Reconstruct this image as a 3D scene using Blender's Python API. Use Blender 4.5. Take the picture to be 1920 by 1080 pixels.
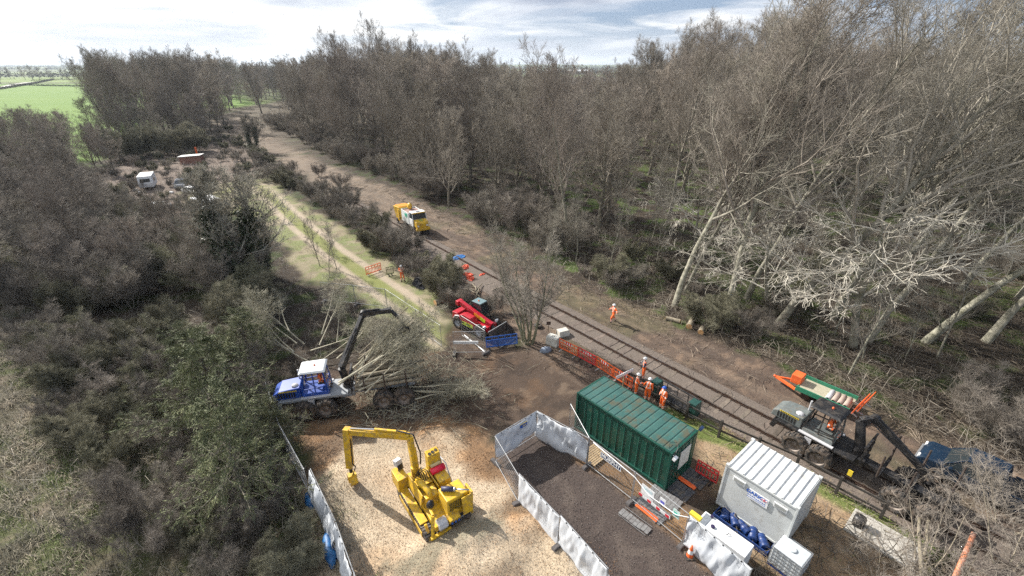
import bpy, math, random
import numpy as np
from mathutils import Vector, Matrix, Euler
rad = math.radians
for o in list(bpy.data.objects): bpy.data.objects.remove(o)
SC = bpy.context.scene; COL = SC.collection
# ---------------------------------------------------------------- camera
FPX, CAMH, HOR = 860.0, 19.5, 125.0
PITCH = math.atan((540 - HOR) / FPX)
cd = bpy.data.cameras.new('camera'); cam = bpy.data.objects.new('camera', cd); COL.objects.link(cam)
cd.sensor_width = 36; cd.lens = 36 * FPX / 1920; cd.clip_start = .1; cd.clip_end = 20000
cam.location = (0, 0, CAMH); cam.rotation_euler = (math.pi / 2 - PITCH, 0, 0)
SC.camera = cam
# ---------------------------------------------------------------- sky, sun, exposure
SUN_EL, SUN_AZ = rad(36), math.atan2(-.80, .60)          # azimuth measured from +Y towards +X
w = bpy.data.worlds.new('World'); SC.world = w; w.use_nodes = True
nt = w.node_tree; nt.nodes.clear()
def N(nt, typ, **kw):
    n = nt.nodes.new(typ)
    for k, v in kw.items():
        if k in n.inputs: n.inputs[k].default_value = v
        else: setattr(n, k, v)
    return n
def ramp(nt, stops, src, interp='LINEAR'):
    r = nt.nodes.new('ShaderNodeValToRGB'); r.color_ramp.interpolation = interp
    el = r.color_ramp.elements
    while len(el) < len(stops): el.new(.5)
    for e, (p, c) in zip(el, stops):
        e.position = p; e.color = (*c, 1) if len(c) == 3 else c
    nt.links.new(src, r.inputs[0]); return r.outputs[0]
def mth(nt, op, a, b=None, clamp=False):
    m = nt.nodes.new('ShaderNodeMath'); m.operation = op; m.use_clamp = clamp
    for i, x in enumerate((a, b)):
        if x is None: continue
        if isinstance(x, (int, float)): m.inputs[i].default_value = x
        else: nt.links.new(x, m.inputs[i])
    return m.outputs[0]
def mixc(nt, f, a, b, mode='MIX'):
    m = nt.nodes.new('ShaderNodeMix'); m.data_type = 'RGBA'; m.blend_type = mode
    for i, x in ((0, f), (6, a), (7, b)):
        if isinstance(x, (int, float)): m.inputs[i].default_value = x
        elif isinstance(x, tuple): m.inputs[i].default_value = (*x[:3], 1)
        else: nt.links.new(x, m.inputs[i])
    return m.outputs[2]
L = nt.links.new
sky = N(nt, 'ShaderNodeTexSky', sky_type='NISHITA', sun_disc=False, sun_elevation=SUN_EL, sun_rotation=SUN_AZ, air_density=1.0, dust_density=.6, ozone_density=1.2)
tc = N(nt, 'ShaderNodeTexCoord'); sx = N(nt, 'ShaderNodeSeparateXYZ'); L(tc.outputs['Generated'], sx.inputs[0])
zz = mth(nt, 'MAXIMUM', mth(nt, 'ADD', sx.outputs[2], .085), .03)
cx_ = mth(nt, 'DIVIDE', sx.outputs[0], zz); cy_ = mth(nt, 'DIVIDE', sx.outputs[1], zz)
cmb = N(nt, 'ShaderNodeCombineXYZ'); L(cx_, cmb.inputs[0]); L(cy_, cmb.inputs[1])
n1 = N(nt, 'ShaderNodeTexNoise', Scale=.55, Detail=7.0, Roughness=.58, Distortion=.5); L(cmb.outputs[0], n1.inputs['Vector'])
mp = N(nt, 'ShaderNodeMapping'); mp.inputs['Location'].default_value = (4.3, 9.1, 0); L(cmb.outputs[0], mp.inputs[0])
n2 = N(nt, 'ShaderNodeTexNoise', Scale=.35, Detail=5.0, Roughness=.55); L(mp.outputs[0], n2.inputs['Vector'])
# more open sky to the right (+X), more cloud to the left
bias = mth(nt, 'MULTIPLY', sx.outputs[0], -.16)
cov = ramp(nt, [(.40, (0, 0, 0)), (.56, (1, 1, 1))], mth(nt, 'ADD', n1.outputs[0], bias))
shade = ramp(nt, [(.36, (6.6, 7.5, 9.6)), (.48, (13.0, 13.8, 15.2)), (.58, (19.5, 19.5, 19.3))], mth(nt, 'ADD', n2.outputs[0], mth(nt, 'MULTIPLY', sx.outputs[0], -.10)))
low = ramp(nt, [(.0, (1, 1, 1)), (.075, (0, 0, 0))], sx.outputs[2])
blue = mixc(nt, .6, sky.outputs[0], (6.0, 8.3, 12.5)); c0 = mixc(nt, cov, blue, shade)
c1 = mixc(nt, mth(nt, 'MULTIPLY', low, .7), c0, (16.8, 17.2, 17.8))
bg = N(nt, 'ShaderNodeBackground', Strength=.035); L(c1, bg.inputs[0])
wo = N(nt, 'ShaderNodeOutputWorld'); L(bg.outputs[0], wo.inputs[0])
sd = bpy.data.lights.new('sun', 'SUN'); sd.energy = 5.0; sd.angle = rad(.53); sd.color = (1, .95, .87)
sun = bpy.data.objects.new('sun', sd); COL.objects.link(sun)
SUNV = Vector((math.sin(SUN_AZ) * math.cos(SUN_EL), math.cos(SUN_AZ) * math.cos(SUN_EL), math.sin(SUN_EL)))
sun.rotation_euler = SUNV.to_track_quat('Z', 'Y').to_euler()
SC.view_settings.view_transform = 'Standard'; SC.view_settings.look = 'None'
SC.view_settings.exposure = .86; SC.view_settings.gamma = 1
SC.render.engine = 'CYCLES'
cy = SC.cycles; cy.max_bounces = 5; cy.diffuse_bounces = 2; cy.glossy_bounces = 2; cy.transmission_bounces = 3; cy.transparent_max_bounces = 6
cy.use_adaptive_sampling = True; cy.adaptive_threshold = .02; cy.use_denoising = False
# ---------------------------------------------------------------- helpers
def gp(u, v, z=0.0):
    """point of the place at height z that was surveyed at pixel (u, v) of the photo"""
    x = (u - 960) / FPX; y = (540 - v) / FPX; c = math.cos(PITCH); s = math.sin(PITCH)
    d = (x, c + y * s, -s + y * c); k = (z - CAMH) / d[2]
    return (d[0] * k, d[1] * k, z)
def gp2(u, v): return gp(u, v)[:2]
def px(p):
    c = math.cos(PITCH); s = math.sin(PITCH); qz = p[2] - CAMH
    dz = p[1] * c - qz * s; yu = p[1] * s + qz * c
    return 960 + FPX * p[0] / dz, 540 - FPX * yu / dz
MATS = {}
def mat(name, col, rough=.8, metal=0.0, col2=None, scale=8.0, lo=.35, hi=.65, bump=0.0, bscale=None, rnd=0.0, spec=None, trans=0.0, coord='Object', alpha=1.0, dirt=None):
    if name in MATS: return MATS[name]
    m = bpy.data.materials.new(name); MATS[name] = m; m.use_nodes = True; t = m.node_tree
    b = t.nodes['Principled BSDF']; b.inputs['Roughness'].default_value = rough; b.inputs['Metallic'].default_value = metal
    if spec is not None: b.inputs['Specular IOR Level'].default_value = spec
    if trans: b.inputs['Transmission Weight'].default_value = trans
    if alpha < 1: b.inputs['Alpha'].default_value = alpha
    tcn = N(t, 'ShaderNodeTexCoord')
    nz = N(t, 'ShaderNodeTexNoise', Scale=scale, Detail=5.0, Roughness=.6); t.links.new(tcn.outputs[coord], nz.inputs['Vector'])
    if col2 is None: col2 = tuple(c * .82 for c in col)
    c = ramp(t, [(lo, col2), (hi, col)], nz.outputs[0])
    if dirt:
        nd = N(t, 'ShaderNodeTexNoise', Scale=dirt[1], Detail=6.0, Roughness=.7); t.links.new(tcn.outputs[coord], nd.inputs['Vector'])
        f = ramp(t, [(dirt[2], (0, 0, 0)), (dirt[2] + .14, (1, 1, 1))], nd.outputs[0])
        c = mixc(t, mth(t, 'MULTIPLY', f, dirt[3]), c, dirt[0])
    if rnd:
        oi = N(t, 'ShaderNodeObjectInfo'); hs = N(t, 'ShaderNodeHueSaturation')
        t.links.new(mth(t, 'ADD', mth(t, 'MULTIPLY', oi.outputs['Random'], 2 * rnd), 1 - rnd), hs.inputs['Value'])
        t.links.new(mth(t, 'ADD', mth(t, 'MULTIPLY', mth(t, 'FRACT', mth(t, 'MULTIPLY', oi.outputs['Random'], 7.3)), .022), .492), hs.inputs['Hue'])
        t.links.new(c, hs.inputs['Color']); c = hs.outputs[0]
    t.links.new(c, b.inputs['Base Color'])
    if bump:
        bn = N(t, 'ShaderNodeTexNoise', Scale=bscale or scale * 4, Detail=4.0); t.links.new(tcn.outputs[coord], bn.inputs['Vector'])
        bp = N(t, 'ShaderNodeBump', Strength=bump, Distance=.02); t.links.new(bn.outputs[0], bp.inputs['Height']); t.links.new(bp.outputs[0], b.inputs['Normal'])
    return m
def raw_mesh(name, V, F, mats, mi=None, smooth=False):
    """V (n,3) array, F (m,4) or (m,3) array"""
    me = bpy.data.meshes.new(name); V = np.asarray(V, np.float32); F = np.asarray(F, np.int32); k = F.shape[1]
    me.vertices.add(len(V)); me.vertices.foreach_set('co', V.ravel())
    me.loops.add(F.size); me.loops.foreach_set('vertex_index', F.ravel())
    me.polygons.add(len(F)); me.polygons.foreach_set('loop_start', np.arange(0, F.size, k, dtype=np.int32)); me.polygons.foreach_set('loop_total', np.full(len(F), k, np.int32))
    if mi is not None: me.polygons.foreach_set('material_index', np.asarray(mi, np.int32))
    if smooth: me.polygons.foreach_set('use_smooth', np.ones(len(F), bool))
    for m in (mats if isinstance(mats, (list, tuple)) else [mats]): me.materials.append(m)
    me.update(calc_edges=True); return me
def link(name, data, parent=None):
    o = bpy.data.objects.new(name, data); COL.objects.link(o)
    if parent: o.parent = parent
    return o
def tag(o, label=None, cat=None, group=None, kind=None):
    if label: o['label'] = label
    if cat: o['category'] = cat
    if group: o['group'] = group
    if kind: o['kind'] = kind
    return o
def thing(name, label, cat, loc=(0, 0, 0), rz=0, group=None):
    o = link(name, None); o.location = loc; o.rotation_euler = (0, 0, rz); return tag(o, label, cat, group)
def dup(root, loc, rz, label, group=None, scale=None, rot=None):
    def cp(o, par):
        c = o.copy(); COL.objects.link(c); c.parent = par
        for ch in o.children: cp(ch, c)
        return c
    r = cp(root, None); r.location = loc; r.rotation_euler = rot or (0, 0, rz); r['label'] = label
    if group: r['group'] = group
    if scale: r.scale = scale if isinstance(scale, tuple) else (scale,) * 3
    return r
class MB:
    def __init__(s): s.v = []; s.f = []; s.m = []; s.mi = 0; s.M = Matrix()
    def add(s, vs, fs):
        b = len(s.v); s.v += [tuple(s.M @ Vector(p)) for p in vs]
        for f in fs: s.f.append([b + i for i in f]); s.m.append(s.mi)
        return s
    def hexa(s, lo, hi):
        """bottom 4 corners, top 4 corners"""
        return s.add(list(lo) + list(hi), [(3, 2, 1, 0), (4, 5, 6, 7), (0, 1, 5, 4), (1, 2, 6, 5), (2, 3, 7, 6), (3, 0, 4, 7)])
    def box(s, c, d, r=(0, 0, 0), taper=(1, 1)):
        x, y, z = (k / 2 for k in d); tx, ty = taper
        vs = [(-x, -y, -z), (x, -y, -z), (x, y, -z), (-x, y, -z), (-x * tx, -y * ty, z), (x * tx, -y * ty, z), (x * tx, y * ty, z), (-x * tx, y * ty, z)]
        R = Euler(r).to_matrix(); c = Vector(c); vs = [R @ Vector(p) + c for p in vs]
        return s.hexa(vs[:4], vs[4:])
    def bar(s, a, b, wd, h=None, up=(0, 0, 1)):
        a, b = Vector(a), Vector(b); t = (b - a).normalized(); u = Vector(up)
        if abs(t.dot(u)) > .98: u = Vector((1, 0, 0))
        sd_ = t.cross(u).normalized() * wd / 2; u2 = sd_.cross(t).normalized() * (h or wd) / 2
        q = lambda p: [p - sd_ - u2, p + sd_ - u2, p + sd_ + u2, p - sd_ + u2]
        return s.hexa(q(a), q(b))
    def tube(s, pts, r, n=8, caps=True):
        pts = [Vector(p) for p in pts]; rs = r if isinstance(r, (list, tuple)) else [r] * len(pts)
        vs = []; fs = []; t0 = (pts[1] - pts[0]).normalized(); u = t0.orthogonal().normalized()
        for i, p in enumerate(pts):
            t = (pts[min(i + 1, len(pts) - 1)] - pts[max(i - 1, 0)]).normalized()
            u = (u - t * u.dot(t)).normalized(); w_ = t.cross(u)
            for k in range(n):
                a = 2 * math.pi * k / n; vs.append(p + (u * math.cos(a) + w_ * math.sin(a)) * rs[i])
            if i:
                for k in range(n): j = (k + 1) % n; fs.append(((i - 1) * n + k, (i - 1) * n + j, i * n + j, i * n + k))
        if caps: fs.append(tuple(reversed(range(n)))); fs.append(tuple(range((len(pts) - 1) * n, len(pts) * n)))
        return s.add(vs, fs)
    def prism(s, poly, y0, y1):
        """poly of (x,z), extruded along y"""
        n = len(poly); vs = [(x, y0, z) for x, z in poly] + [(x, y1, z) for x, z in poly]
        fs = [tuple(range(n)), tuple(reversed(range(n, 2 * n)))] + [((i + 1) % n, i, n + i, n + (i + 1) % n) for i in range(n)]
        return s.add(vs, fs)
    def ball(s, c, r, n=10, m=6, z0=-1.0):
        r = r if isinstance(r, (tuple, list)) else (r,) * 3; vs = []; fs = []
        for i in range(m + 1):
            ph = math.asin(z0) + (math.pi / 2 - math.asin(z0)) * i / m
            for k in range(n):
                a = 2 * math.pi * k / n; vs.append((c[0] + r[0] * math.cos(ph) * math.cos(a), c[1] + r[1] * math.cos(ph) * math.sin(a), c[2] + r[2] * math.sin(ph)))
        for i in range(m):
            for k in range(n): j = (k + 1) % n; fs.append((i * n + k, i * n + j, (i + 1) * n + j, (i + 1) * n + k))
        return s.add(vs, fs)
    def lathe(s, prof, n=20, axis='y', c=(0, 0, 0)):
        """prof of (r, h) along the axis"""
        vs = []; fs = []
        for r, h in prof:
            for k in range(n):
                a = 2 * math.pi * k / n; p = (r * math.cos(a), h, r * math.sin(a)) if axis == 'y' else (r * math.cos(a), r * math.sin(a), h)
                vs.append((p[0] + c[0], p[1] + c[1], p[2] + c[2]))
        for i in range(len(prof) - 1):
            for k in range(n): j = (k + 1) % n; fs.append((i * n + k, i * n + j, (i + 1) * n + j, (i + 1) * n + k))
        return s.add(vs, fs)
    def sheet(s, grid, th=0.0):
        """grid rows of points; thin two-sided sheet"""
        h = len(grid); w_ = len(grid[0]); vs = [p for r_ in grid for p in r_]
        return s.add(vs, [(i * w_ + j, i * w_ + j + 1, (i + 1) * w_ + j + 1, (i + 1) * w_ + j) for i in range(h - 1) for j in range(w_ - 1)])
    def build(s, name, m, parent=None, bevel=0.0, smooth=False, solid=0.0):
        me = bpy.data.meshes.new(name); me.from_pydata([tuple(p) for p in s.v], [], s.f)
        for q in (m if isinstance(m, (list, tuple)) else [m]): me.materials.append(q)
        me.polygons.foreach_set('material_index', s.m)
        if smooth: me.polygons.foreach_set('use_smooth', [True] * len(s.f))
        me.update(); o = link(name, me, parent)
        if solid: md = o.modifiers.new('s', 'SOLIDIFY'); md.thickness = solid
        if bevel: md = o.modifiers.new('b', 'BEVEL'); md.width = bevel; md.segments = 2; md.limit_method = 'ANGLE'
        return o
def text_mesh(txt, size, m, parent, M, name='lettering', extrude=.002, bold=.0, space=1.0):
    cu = bpy.data.curves.new(name, 'FONT'); cu.body = txt; cu.size = size; cu.extrude = extrude; cu.offset = bold; cu.space_character = space
    cu.align_x = 'CENTER'; cu.align_y = 'CENTER'; tmp = bpy.data.objects.new('tmp', cu); COL.objects.link(tmp)
    dg = bpy.context.evaluated_depsgraph_get(); me = bpy.data.meshes.new_from_object(tmp.evaluated_get(dg)); bpy.data.objects.remove(tmp)
    me.materials.clear(); me.materials.append(m); o = link(name, me, parent); o.matrix_local = M; return o
def frame_m(o, xdir, up):
    """matrix with local x along xdir, local y along up"""
    x = Vector(xdir).normalized(); z = x.cross(Vector(up)).normalized(); y = z.cross(x)
    M = Matrix.Identity(4)
    for i in range(3): M[i][0] = x[i]; M[i][1] = y[i]; M[i][2] = z[i]; M[i][3] = o[i]
    return M
# value noise on numpy arrays
_rs = np.random.RandomState(7); _T = _rs.rand(512, 512)
def vn(x, y, s, ox=0, oy=0):
    x = np.asarray(x) / s + ox + 1000; y = np.asarray(y) / s + oy + 1000
    xi = np.floor(x).astype(int); yi = np.floor(y).astype(int); fx = x - xi; fy = y - yi; fx = fx * fx * (3 - 2 * fx); fy = fy * fy * (3 - 2 * fy)
    g = lambda a, b: _T[a % 512, b % 512]
    return (g(xi, yi) * (1 - fx) + g(xi + 1, yi) * fx) * (1 - fy) + (g(xi, yi + 1) * (1 - fx) + g(xi + 1, yi + 1) * fx) * fy
def fbm(x, y, s, o=4, ox=0): return sum(vn(x, y, s / 2 ** i, ox + 13 * i, 7 * i) * .5 ** i for i in range(o)) / sum(.5 ** i for i in range(o))
def sdist(x, y, poly):
    """signed distance to polygon, positive inside"""
    P = np.asarray(poly, float); Q = np.roll(P, -1, 0); d2 = np.full(np.shape(x), 1e18); ins = np.zeros(np.shape(x), bool)
    for (ax, ay), (bx, by) in zip(P, Q):
        ex, ey = bx - ax, by - ay; t = np.clip(((x - ax) * ex + (y - ay) * ey) / (ex * ex + ey * ey + 1e-12), 0, 1)
        d2 = np.minimum(d2, (x - ax - t * ex) ** 2 + (y - ay - t * ey) ** 2)
        ins ^= ((ay > y) != (by > y)) & (x < (bx - ax) * (y - ay) / (by - ay + 1e-12) + ax)
    return np.where(ins, 1, -1) * np.sqrt(d2)
def pdist(x, y, line):
    d2 = np.full(np.shape(x), 1e18)
    for (ax, ay), (bx, by) in zip(line[:-1], line[1:]):
        ex, ey = bx - ax, by - ay; t = np.clip(((x - ax) * ex + (y - ay) * ey) / (ex * ex + ey * ey + 1e-12), 0, 1)
        d2 = np.minimum(d2, (x - ax - t * ex) ** 2 + (y - ay - t * ey) ** 2)
    return np.sqrt(d2)
def sm(x, a, b): t = np.clip((x - a) / (b - a), 0, 1); return t * t * (3 - 2 * t)
# ---------------------------------------------------------------- the ground plan
GP = lambda *pp: [gp2(*p) for p in pp]
FAR_RAIL = GP((752, 428), (849, 480), (921, 521), (991, 554), (1094, 606), (1208, 667), (1308, 719), (1387, 760))
e = (np.array(FAR_RAIL[-1]) - np.array(FAR_RAIL[-3])); e /= np.linalg.norm(e); TD = e                       # track direction, towards the camera
TN = np.array((-TD[1], TD[0])); TN = TN if TN[0] > 0 else -TN                                            # to the right of the track
FAR_RAIL.append(tuple(np.array(FAR_RAIL[-1]) + e * 30))
_e0 = np.array(FAR_RAIL[0]) - np.array(FAR_RAIL[1]); _e0 /= np.linalg.norm(_e0)
FAR_RAIL = [tuple(np.array(FAR_RAIL[0]) + _e0 * 22)] + FAR_RAIL
def resample(line, step):
    P = np.array(line, float); s = np.r_[0, np.cumsum(np.linalg.norm(np.diff(P, axis=0), axis=1))]; t = np.arange(0, s[-1], step)
    Q = np.c_[np.interp(t, s, P[:, 0]), np.interp(t, s, P[:, 1])]
    for _ in range(60): Q[1:-1] = (Q[:-2] + 2 * Q[1:-1] + Q[2:]) / 4
    return Q
RAIL = resample(FAR_RAIL, .65)
_t = np.gradient(RAIL, axis=0); _t /= np.linalg.norm(_t, axis=1)[:, None]; RN = np.c_[-_t[:, 1], _t[:, 0]]; RN *= np.where(RN[:, :1] > 0, 1, -1)
CEN = RAIL - RN * .75
CLEAR = GP((428, 197), (434, 240), (470, 272), (520, 300), (570, 335), (640, 372), (700, 402), (760, 440), (830, 490), (870, 560), (980, 640), (1160, 760), (1330, 860), (1560, 960), (1800, 1060)) + [(24, 3), (60, 3)] + GP((1920, 900), (1640, 775), (1500, 705), (1400, 668), (1280, 612), (1120, 555), (1010, 500), (920, 445), (830, 400), (720, 352), (640, 322), (560, 285), (490, 245), (455, 215), (446, 197))
YARD = GP((850, 610), (1000, 660), (1180, 760), (1320, 850), (1350, 940), (1250, 1000), (1000, 840), (930, 800), (860, 880), (700, 820), (560, 790), (600, 700), (760, 700))
CHIPS = GP((590, 905), (650, 862), (740, 835), (850, 850), (905, 900), (950, 950), (1000, 1010), (1110, 1080), (1150, 1130), (660, 1150), (640, 1060), (610, 960))
CHIPR = GP((540, 800), (640, 800), (760, 800), (880, 820), (930, 840), (975, 930), (1060, 1010), (1150, 1080), (1200, 1140), (640, 1140), (600, 940))
ROAD = GP((935, 830), (1000, 800), (1095, 862), (1200, 945), (1290, 1025), (1440, 1150), (1190, 1150), (1130, 1080), (1040, 1010), (970, 925), (940, 880))
STRIP = GP((1090, 860), (1110, 850), (1250, 920), (1340, 990), (1420, 1060), (1320, 1060), (1280, 1020), (1190, 940))
PATH = GP((395, 370), (440, 352), (485, 348), (515, 375), (560, 420), (620, 470), (690, 520), (740, 555), (800, 600), (845, 640))
PATHV = GP((350, 360), (440, 342), (500, 335), (560, 380), (640, 425), (720, 480), (790, 535), (850, 600), (820, 650), (740, 610), (690, 560), (560, 520), (540, 470), (490, 410), (350, 390))
STRAW = GP((1290, 790), (1340, 800), (1420, 860), (1560, 900), (1700, 960), (1760, 1150), (1500, 1150), (1380, 1000))
YDP = GP((150, 335), (190, 318), (260, 296), (400, 262), (425, 228), (440, 262), (480, 300), (505, 332), (440, 352), (430, 385), (300, 440), (200, 420))
LEFT = GP((-900, 600), (0, 560), (100, 680), (330, 760), (540, 800), (600, 940), (640, 1150), (-900, 1150))
FIELD = [(-2000, 62), (-95, 62), (-90, 95), (-130, 170), (-150, 290), (-250, 420), (-400, 640), (-2000, 640)]
FIELD2 = [(-2600, 700), (-470, 700), (-560, 1100), (-2600, 1100)]
FIELD3 = [(-330, 560), (-130, 560), (-170, 900), (-420, 900)]
def zones(x, y):
    wob = (fbm(x, y, 3.0, 4) - .5); near = np.clip(60 / (y + 30), 0, 1)
    Z = lambda poly, f=.5, a=1.6: sm(sdist(x, y, poly) + wob * a * 2, -f, f)
    return {k: Z(*v) for k, v in dict(clear=(CLEAR, .7, 2.0), yard=(YARD, .8, 1.6), chips=(CHIPS, .9, 2.6), chipr=(CHIPR, .9, 2.2), road=(ROAD, .12, .15), strip=(STRIP, .3, .5),
        pathv=(PATHV, .6, 1.4), straw=(STRAW, .5, 1.0), left=(LEFT, 1.2, 2.5), field=(FIELD, 1, 1), field2=(FIELD2, 2, 2), field3=(FIELD3, 2, 2)).items()}
def ground_h(x, y):
    z = (fbm(x, y, 2.2, 4) - .5) * .16 + (fbm(x, y, 14, 3, 5) - .5) * .25
    cd_ = pdist(x, y, [tuple(p) for p in CEN[::8]] + [tuple(CEN[-1])])
    flat = np.maximum(1 - sm(cd_, 1.6, 3.2), sm(sdist(x, y, ROAD), -1.2, -.1))
    hm = sm(-sdist(x, y, [gp2(1060, 700), gp2(1330, 800), gp2(1570, 900), gp2(1480, 1070), gp2(1240, 960), gp2(1050, 800)]), .0, 1.5)
    z = z * (1 - flat) * (.12 + .88 * hm)
    # chip heap in front of the chipper and ruts
    for (u, v, r, h) in ((905, 1035, 2.3, .75), (1000, 985, 1.6, .35), (830, 1050, 1.6, .3), (975, 900, 1.0, .35), (1070, 1030, 1.2, .35), (640, 900, 1.8, .22), (560, 850, 1.5, .25)):
        a, b = gp2(u, v); rr = np.hypot(x - a, y - b) / r; z = z + h * np.exp(-rr * rr * 1.6) * (.8 + .5 * fbm(x, y, .8, 3, 3))
    # dumped brash bank along the wood edge
    return z
fine = lambda a, b, s: np.arange(a, b, s)
def graded(a, s, r, lim):
    o = []; x = a
    while abs(x) < lim: s *= r; x += s; o.append(x)
    return np.array(o)
gx = fine(-34, 34, .2); gx = np.r_[graded(-34, -.2, 1.1, 9000)[::-1], gx, graded(34, .2, 1.1, 9000)]
gy = fine(8, 62, .2); gy = np.r_[np.array([-60, -30, -12, 0, 4, 6, 7, 7.5]), gy, graded(62, .2, 1.045, 9500)]
X, Y = np.meshgrid(gx, gy); Zg = ground_h(X, Y) * (Y < 900)
farh = sm(np.hypot(X, Y), 2500, 7000) * 60 * fbm(X, Y, 2600, 3, 9); Zg = Zg + farh
zo = zones(X, Y); C = np.zeros(X.shape + (3,))
def lay(C, w_, col): return C * (1 - w_[..., None]) + np.array(col) * w_[..., None]
nA = fbm(X, Y, 1.6, 5, 2); nB = fbm(X, Y, 6, 4, 3); nC = fbm(X, Y, .7, 3, 8)
C[:] = (.050, .040, .032); C = lay(C, sm(nA, .5, .66) * .7, (.045, .068, .020)); C = lay(C, sm(nC, .5, .75) * .5, (.105, .085, .062))
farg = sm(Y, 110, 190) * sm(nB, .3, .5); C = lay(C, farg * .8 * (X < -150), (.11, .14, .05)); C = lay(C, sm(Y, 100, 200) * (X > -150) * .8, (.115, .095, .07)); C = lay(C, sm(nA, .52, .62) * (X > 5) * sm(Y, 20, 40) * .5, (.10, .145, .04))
C = lay(C, zo['left'], (.085, .076, .052)); C = lay(C, zo['left'] * sm(nA, .46, .6) * .8, (.085, .10, .04)); C = lay(C, zo['left'] * sm(nC, .5, .7) * .6, (.21, .17, .13))
C = lay(C, zo['clear'], (.118, .088, .070)); C = lay(C, zo['clear'] * sm(nA, .46, .60) * .8, (.098, .075, .062)); C = lay(C, zo['clear'] * sm(nC, .54, .7) * .7, (.21, .15, .11)); C = lay(C, zo['clear'] * sm(nB, .60, .7) * .35, (.12, .125, .06))
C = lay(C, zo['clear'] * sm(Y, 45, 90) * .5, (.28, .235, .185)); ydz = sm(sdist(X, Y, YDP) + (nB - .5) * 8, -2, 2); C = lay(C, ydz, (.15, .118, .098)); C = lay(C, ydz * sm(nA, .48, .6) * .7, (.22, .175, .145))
C = lay(C, zo['yard'], (.082, .060, .047)); C = lay(C, zo['yard'] * sm(nA, .5, .66) * .8, (.12, .078, .052)); C = lay(C, zo['yard'] * sm(nC, .56, .7) * .5, (.2, .15, .11))
sA = X * TD[0] + Y * TD[1]; sT = X * TN[0] + Y * TN[1]; rut = fbm(sT * 1.0, sA * .12, .55, 3, 77); C = lay(C, zo['clear'] * sm(rut, .54, .62) * .45, (.07, .054, .046)); C = lay(C, zo['clear'] * sm(1 - rut, .56, .66) * .35, (.22, .17, .13))
C = lay(C, zo['yard'] * sm(fbm(sT * .3 + sA * .12, sT * .12 - sA * .5, .5, 3, 87), .54, .62) * .5, (.045, .036, .031))
pv = zo['pathv']; C = lay(C, pv, (.27, .235, .16)); C = lay(C, pv * sm(nA, .38, .56) * .8, (.165, .195, .075)); C = lay(C, pv * sm(nC, .52, .68) * .5, (.19, .155, .115))
pdn = pdist(X, Y, PATH); C = lay(C, (1 - sm(pdn, .5, 1.0)) * pv * .8, (.20, .215, .075)); C = lay(C, (1 - sm(np.abs(pdn - 1.15), .25, .6)) * .85 * pv, (.40, .33, .26))
C = lay(C, zo['straw'], (.27, .19, .12)); C = lay(C, zo['straw'] * sm(nC, .5, .7) * .7, (.36, .27, .18)); C = lay(C, zo['straw'] * sm(nA, .55, .65) * .5, (.14, .11, .07))
ch = zo['chipr']; C = lay(C, ch, (.23, .145, .085)); C = lay(C, ch * sm(nC, .48, .66) * .8, (.42, .25, .13)); C = lay(C, ch * sm(nA, .5, .62) * .7, (.13, .10, .075))
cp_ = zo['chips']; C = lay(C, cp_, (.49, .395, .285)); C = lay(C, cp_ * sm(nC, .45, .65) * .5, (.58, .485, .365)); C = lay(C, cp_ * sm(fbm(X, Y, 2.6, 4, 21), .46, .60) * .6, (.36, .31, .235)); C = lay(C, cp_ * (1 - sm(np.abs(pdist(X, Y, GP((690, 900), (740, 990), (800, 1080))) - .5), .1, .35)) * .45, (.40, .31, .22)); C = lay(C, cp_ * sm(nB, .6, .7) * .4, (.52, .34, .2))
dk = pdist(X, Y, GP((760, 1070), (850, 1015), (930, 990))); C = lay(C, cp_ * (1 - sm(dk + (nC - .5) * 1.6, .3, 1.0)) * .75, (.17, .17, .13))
rd = zo['road']; C = lay(C, rd, (.078, .062, .056)); C = lay(C, rd * sm(nC, .55, .7) * .5, (.13, .105, .09))
st = zo['strip']; C = lay(C, st, (.24, .145, .075)); C = lay(C, st * sm(nC, .5, .7) * .7, (.15, .10, .065))
cdn = pdist(X, Y, [tuple(p) for p in CEN[::6]]); vg = (1 - sm(np.abs(sdist(X, Y, GP((1100, 700), (1300, 775), (1420, 840), (1580, 935), (1800, 1060), (1760, 1075), (1540, 945), (1380, 850), (1260, 790), (1080, 720)))), 0, .1)) * 0
vp = sm(sdist(X, Y, GP((1180, 745), (1330, 790), (1450, 850), (1600, 925), (1800, 1040), (1760, 1060), (1560, 945), (1420, 870), (1290, 810), (1170, 760))) + (nA - .5) * 1.2, -.1, .3); C = lay(C, vp * .85, (.10, .145, .035))
for k, c in (('field', (.135, .225, .05)), ('field2', (.17, .23, .07)), ('field3', (.16, .25, .06))):
    C = lay(C, zo[k], c); C = lay(C, zo[k] * sm(nB, .5, .65) * .3, (.20, .28, .07))
far2 = sm(Y, 900, 1500); C = lay(C, far2 * (1 - .0 * nB), (.12, .15, .07)); C = lay(C, far2 * sm(fbm(X, Y, 400, 3, 4), .48, .52), (.09, .10, .06)); C = lay(C, far2 * sm(fbm(X, Y, 300, 2, 14), .58, .62), (.20, .25, .11))
V = np.c_[X.ravel(), Y.ravel(), Zg.ravel()]; ny, nx = X.shape; ii = (np.arange(ny - 1)[:, None] * nx + np.arange(nx - 1)[None]).ravel()
rut2 = fbm(X * TN[0] + Y * TN[1], (X * TD[0] + Y * TD[1]) * .1, .6, 2, 77).ravel(); wz = (np.maximum(zo['clear'], zo['yard'] * .7) * (pdist(X, Y, [tuple(p) for p in CEN[::8]]) > 2.4)).ravel(); V[:, 2] -= wz * sm(rut2, .5, .65) * .09
gm = bpy.data.materials.new('earth'); gm.use_nodes = True; t = gm.node_tree; b = t.nodes['Principled BSDF']; b.inputs['Roughness'].default_value = .95; b.inputs['Specular IOR Level'].default_value = .15
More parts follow.
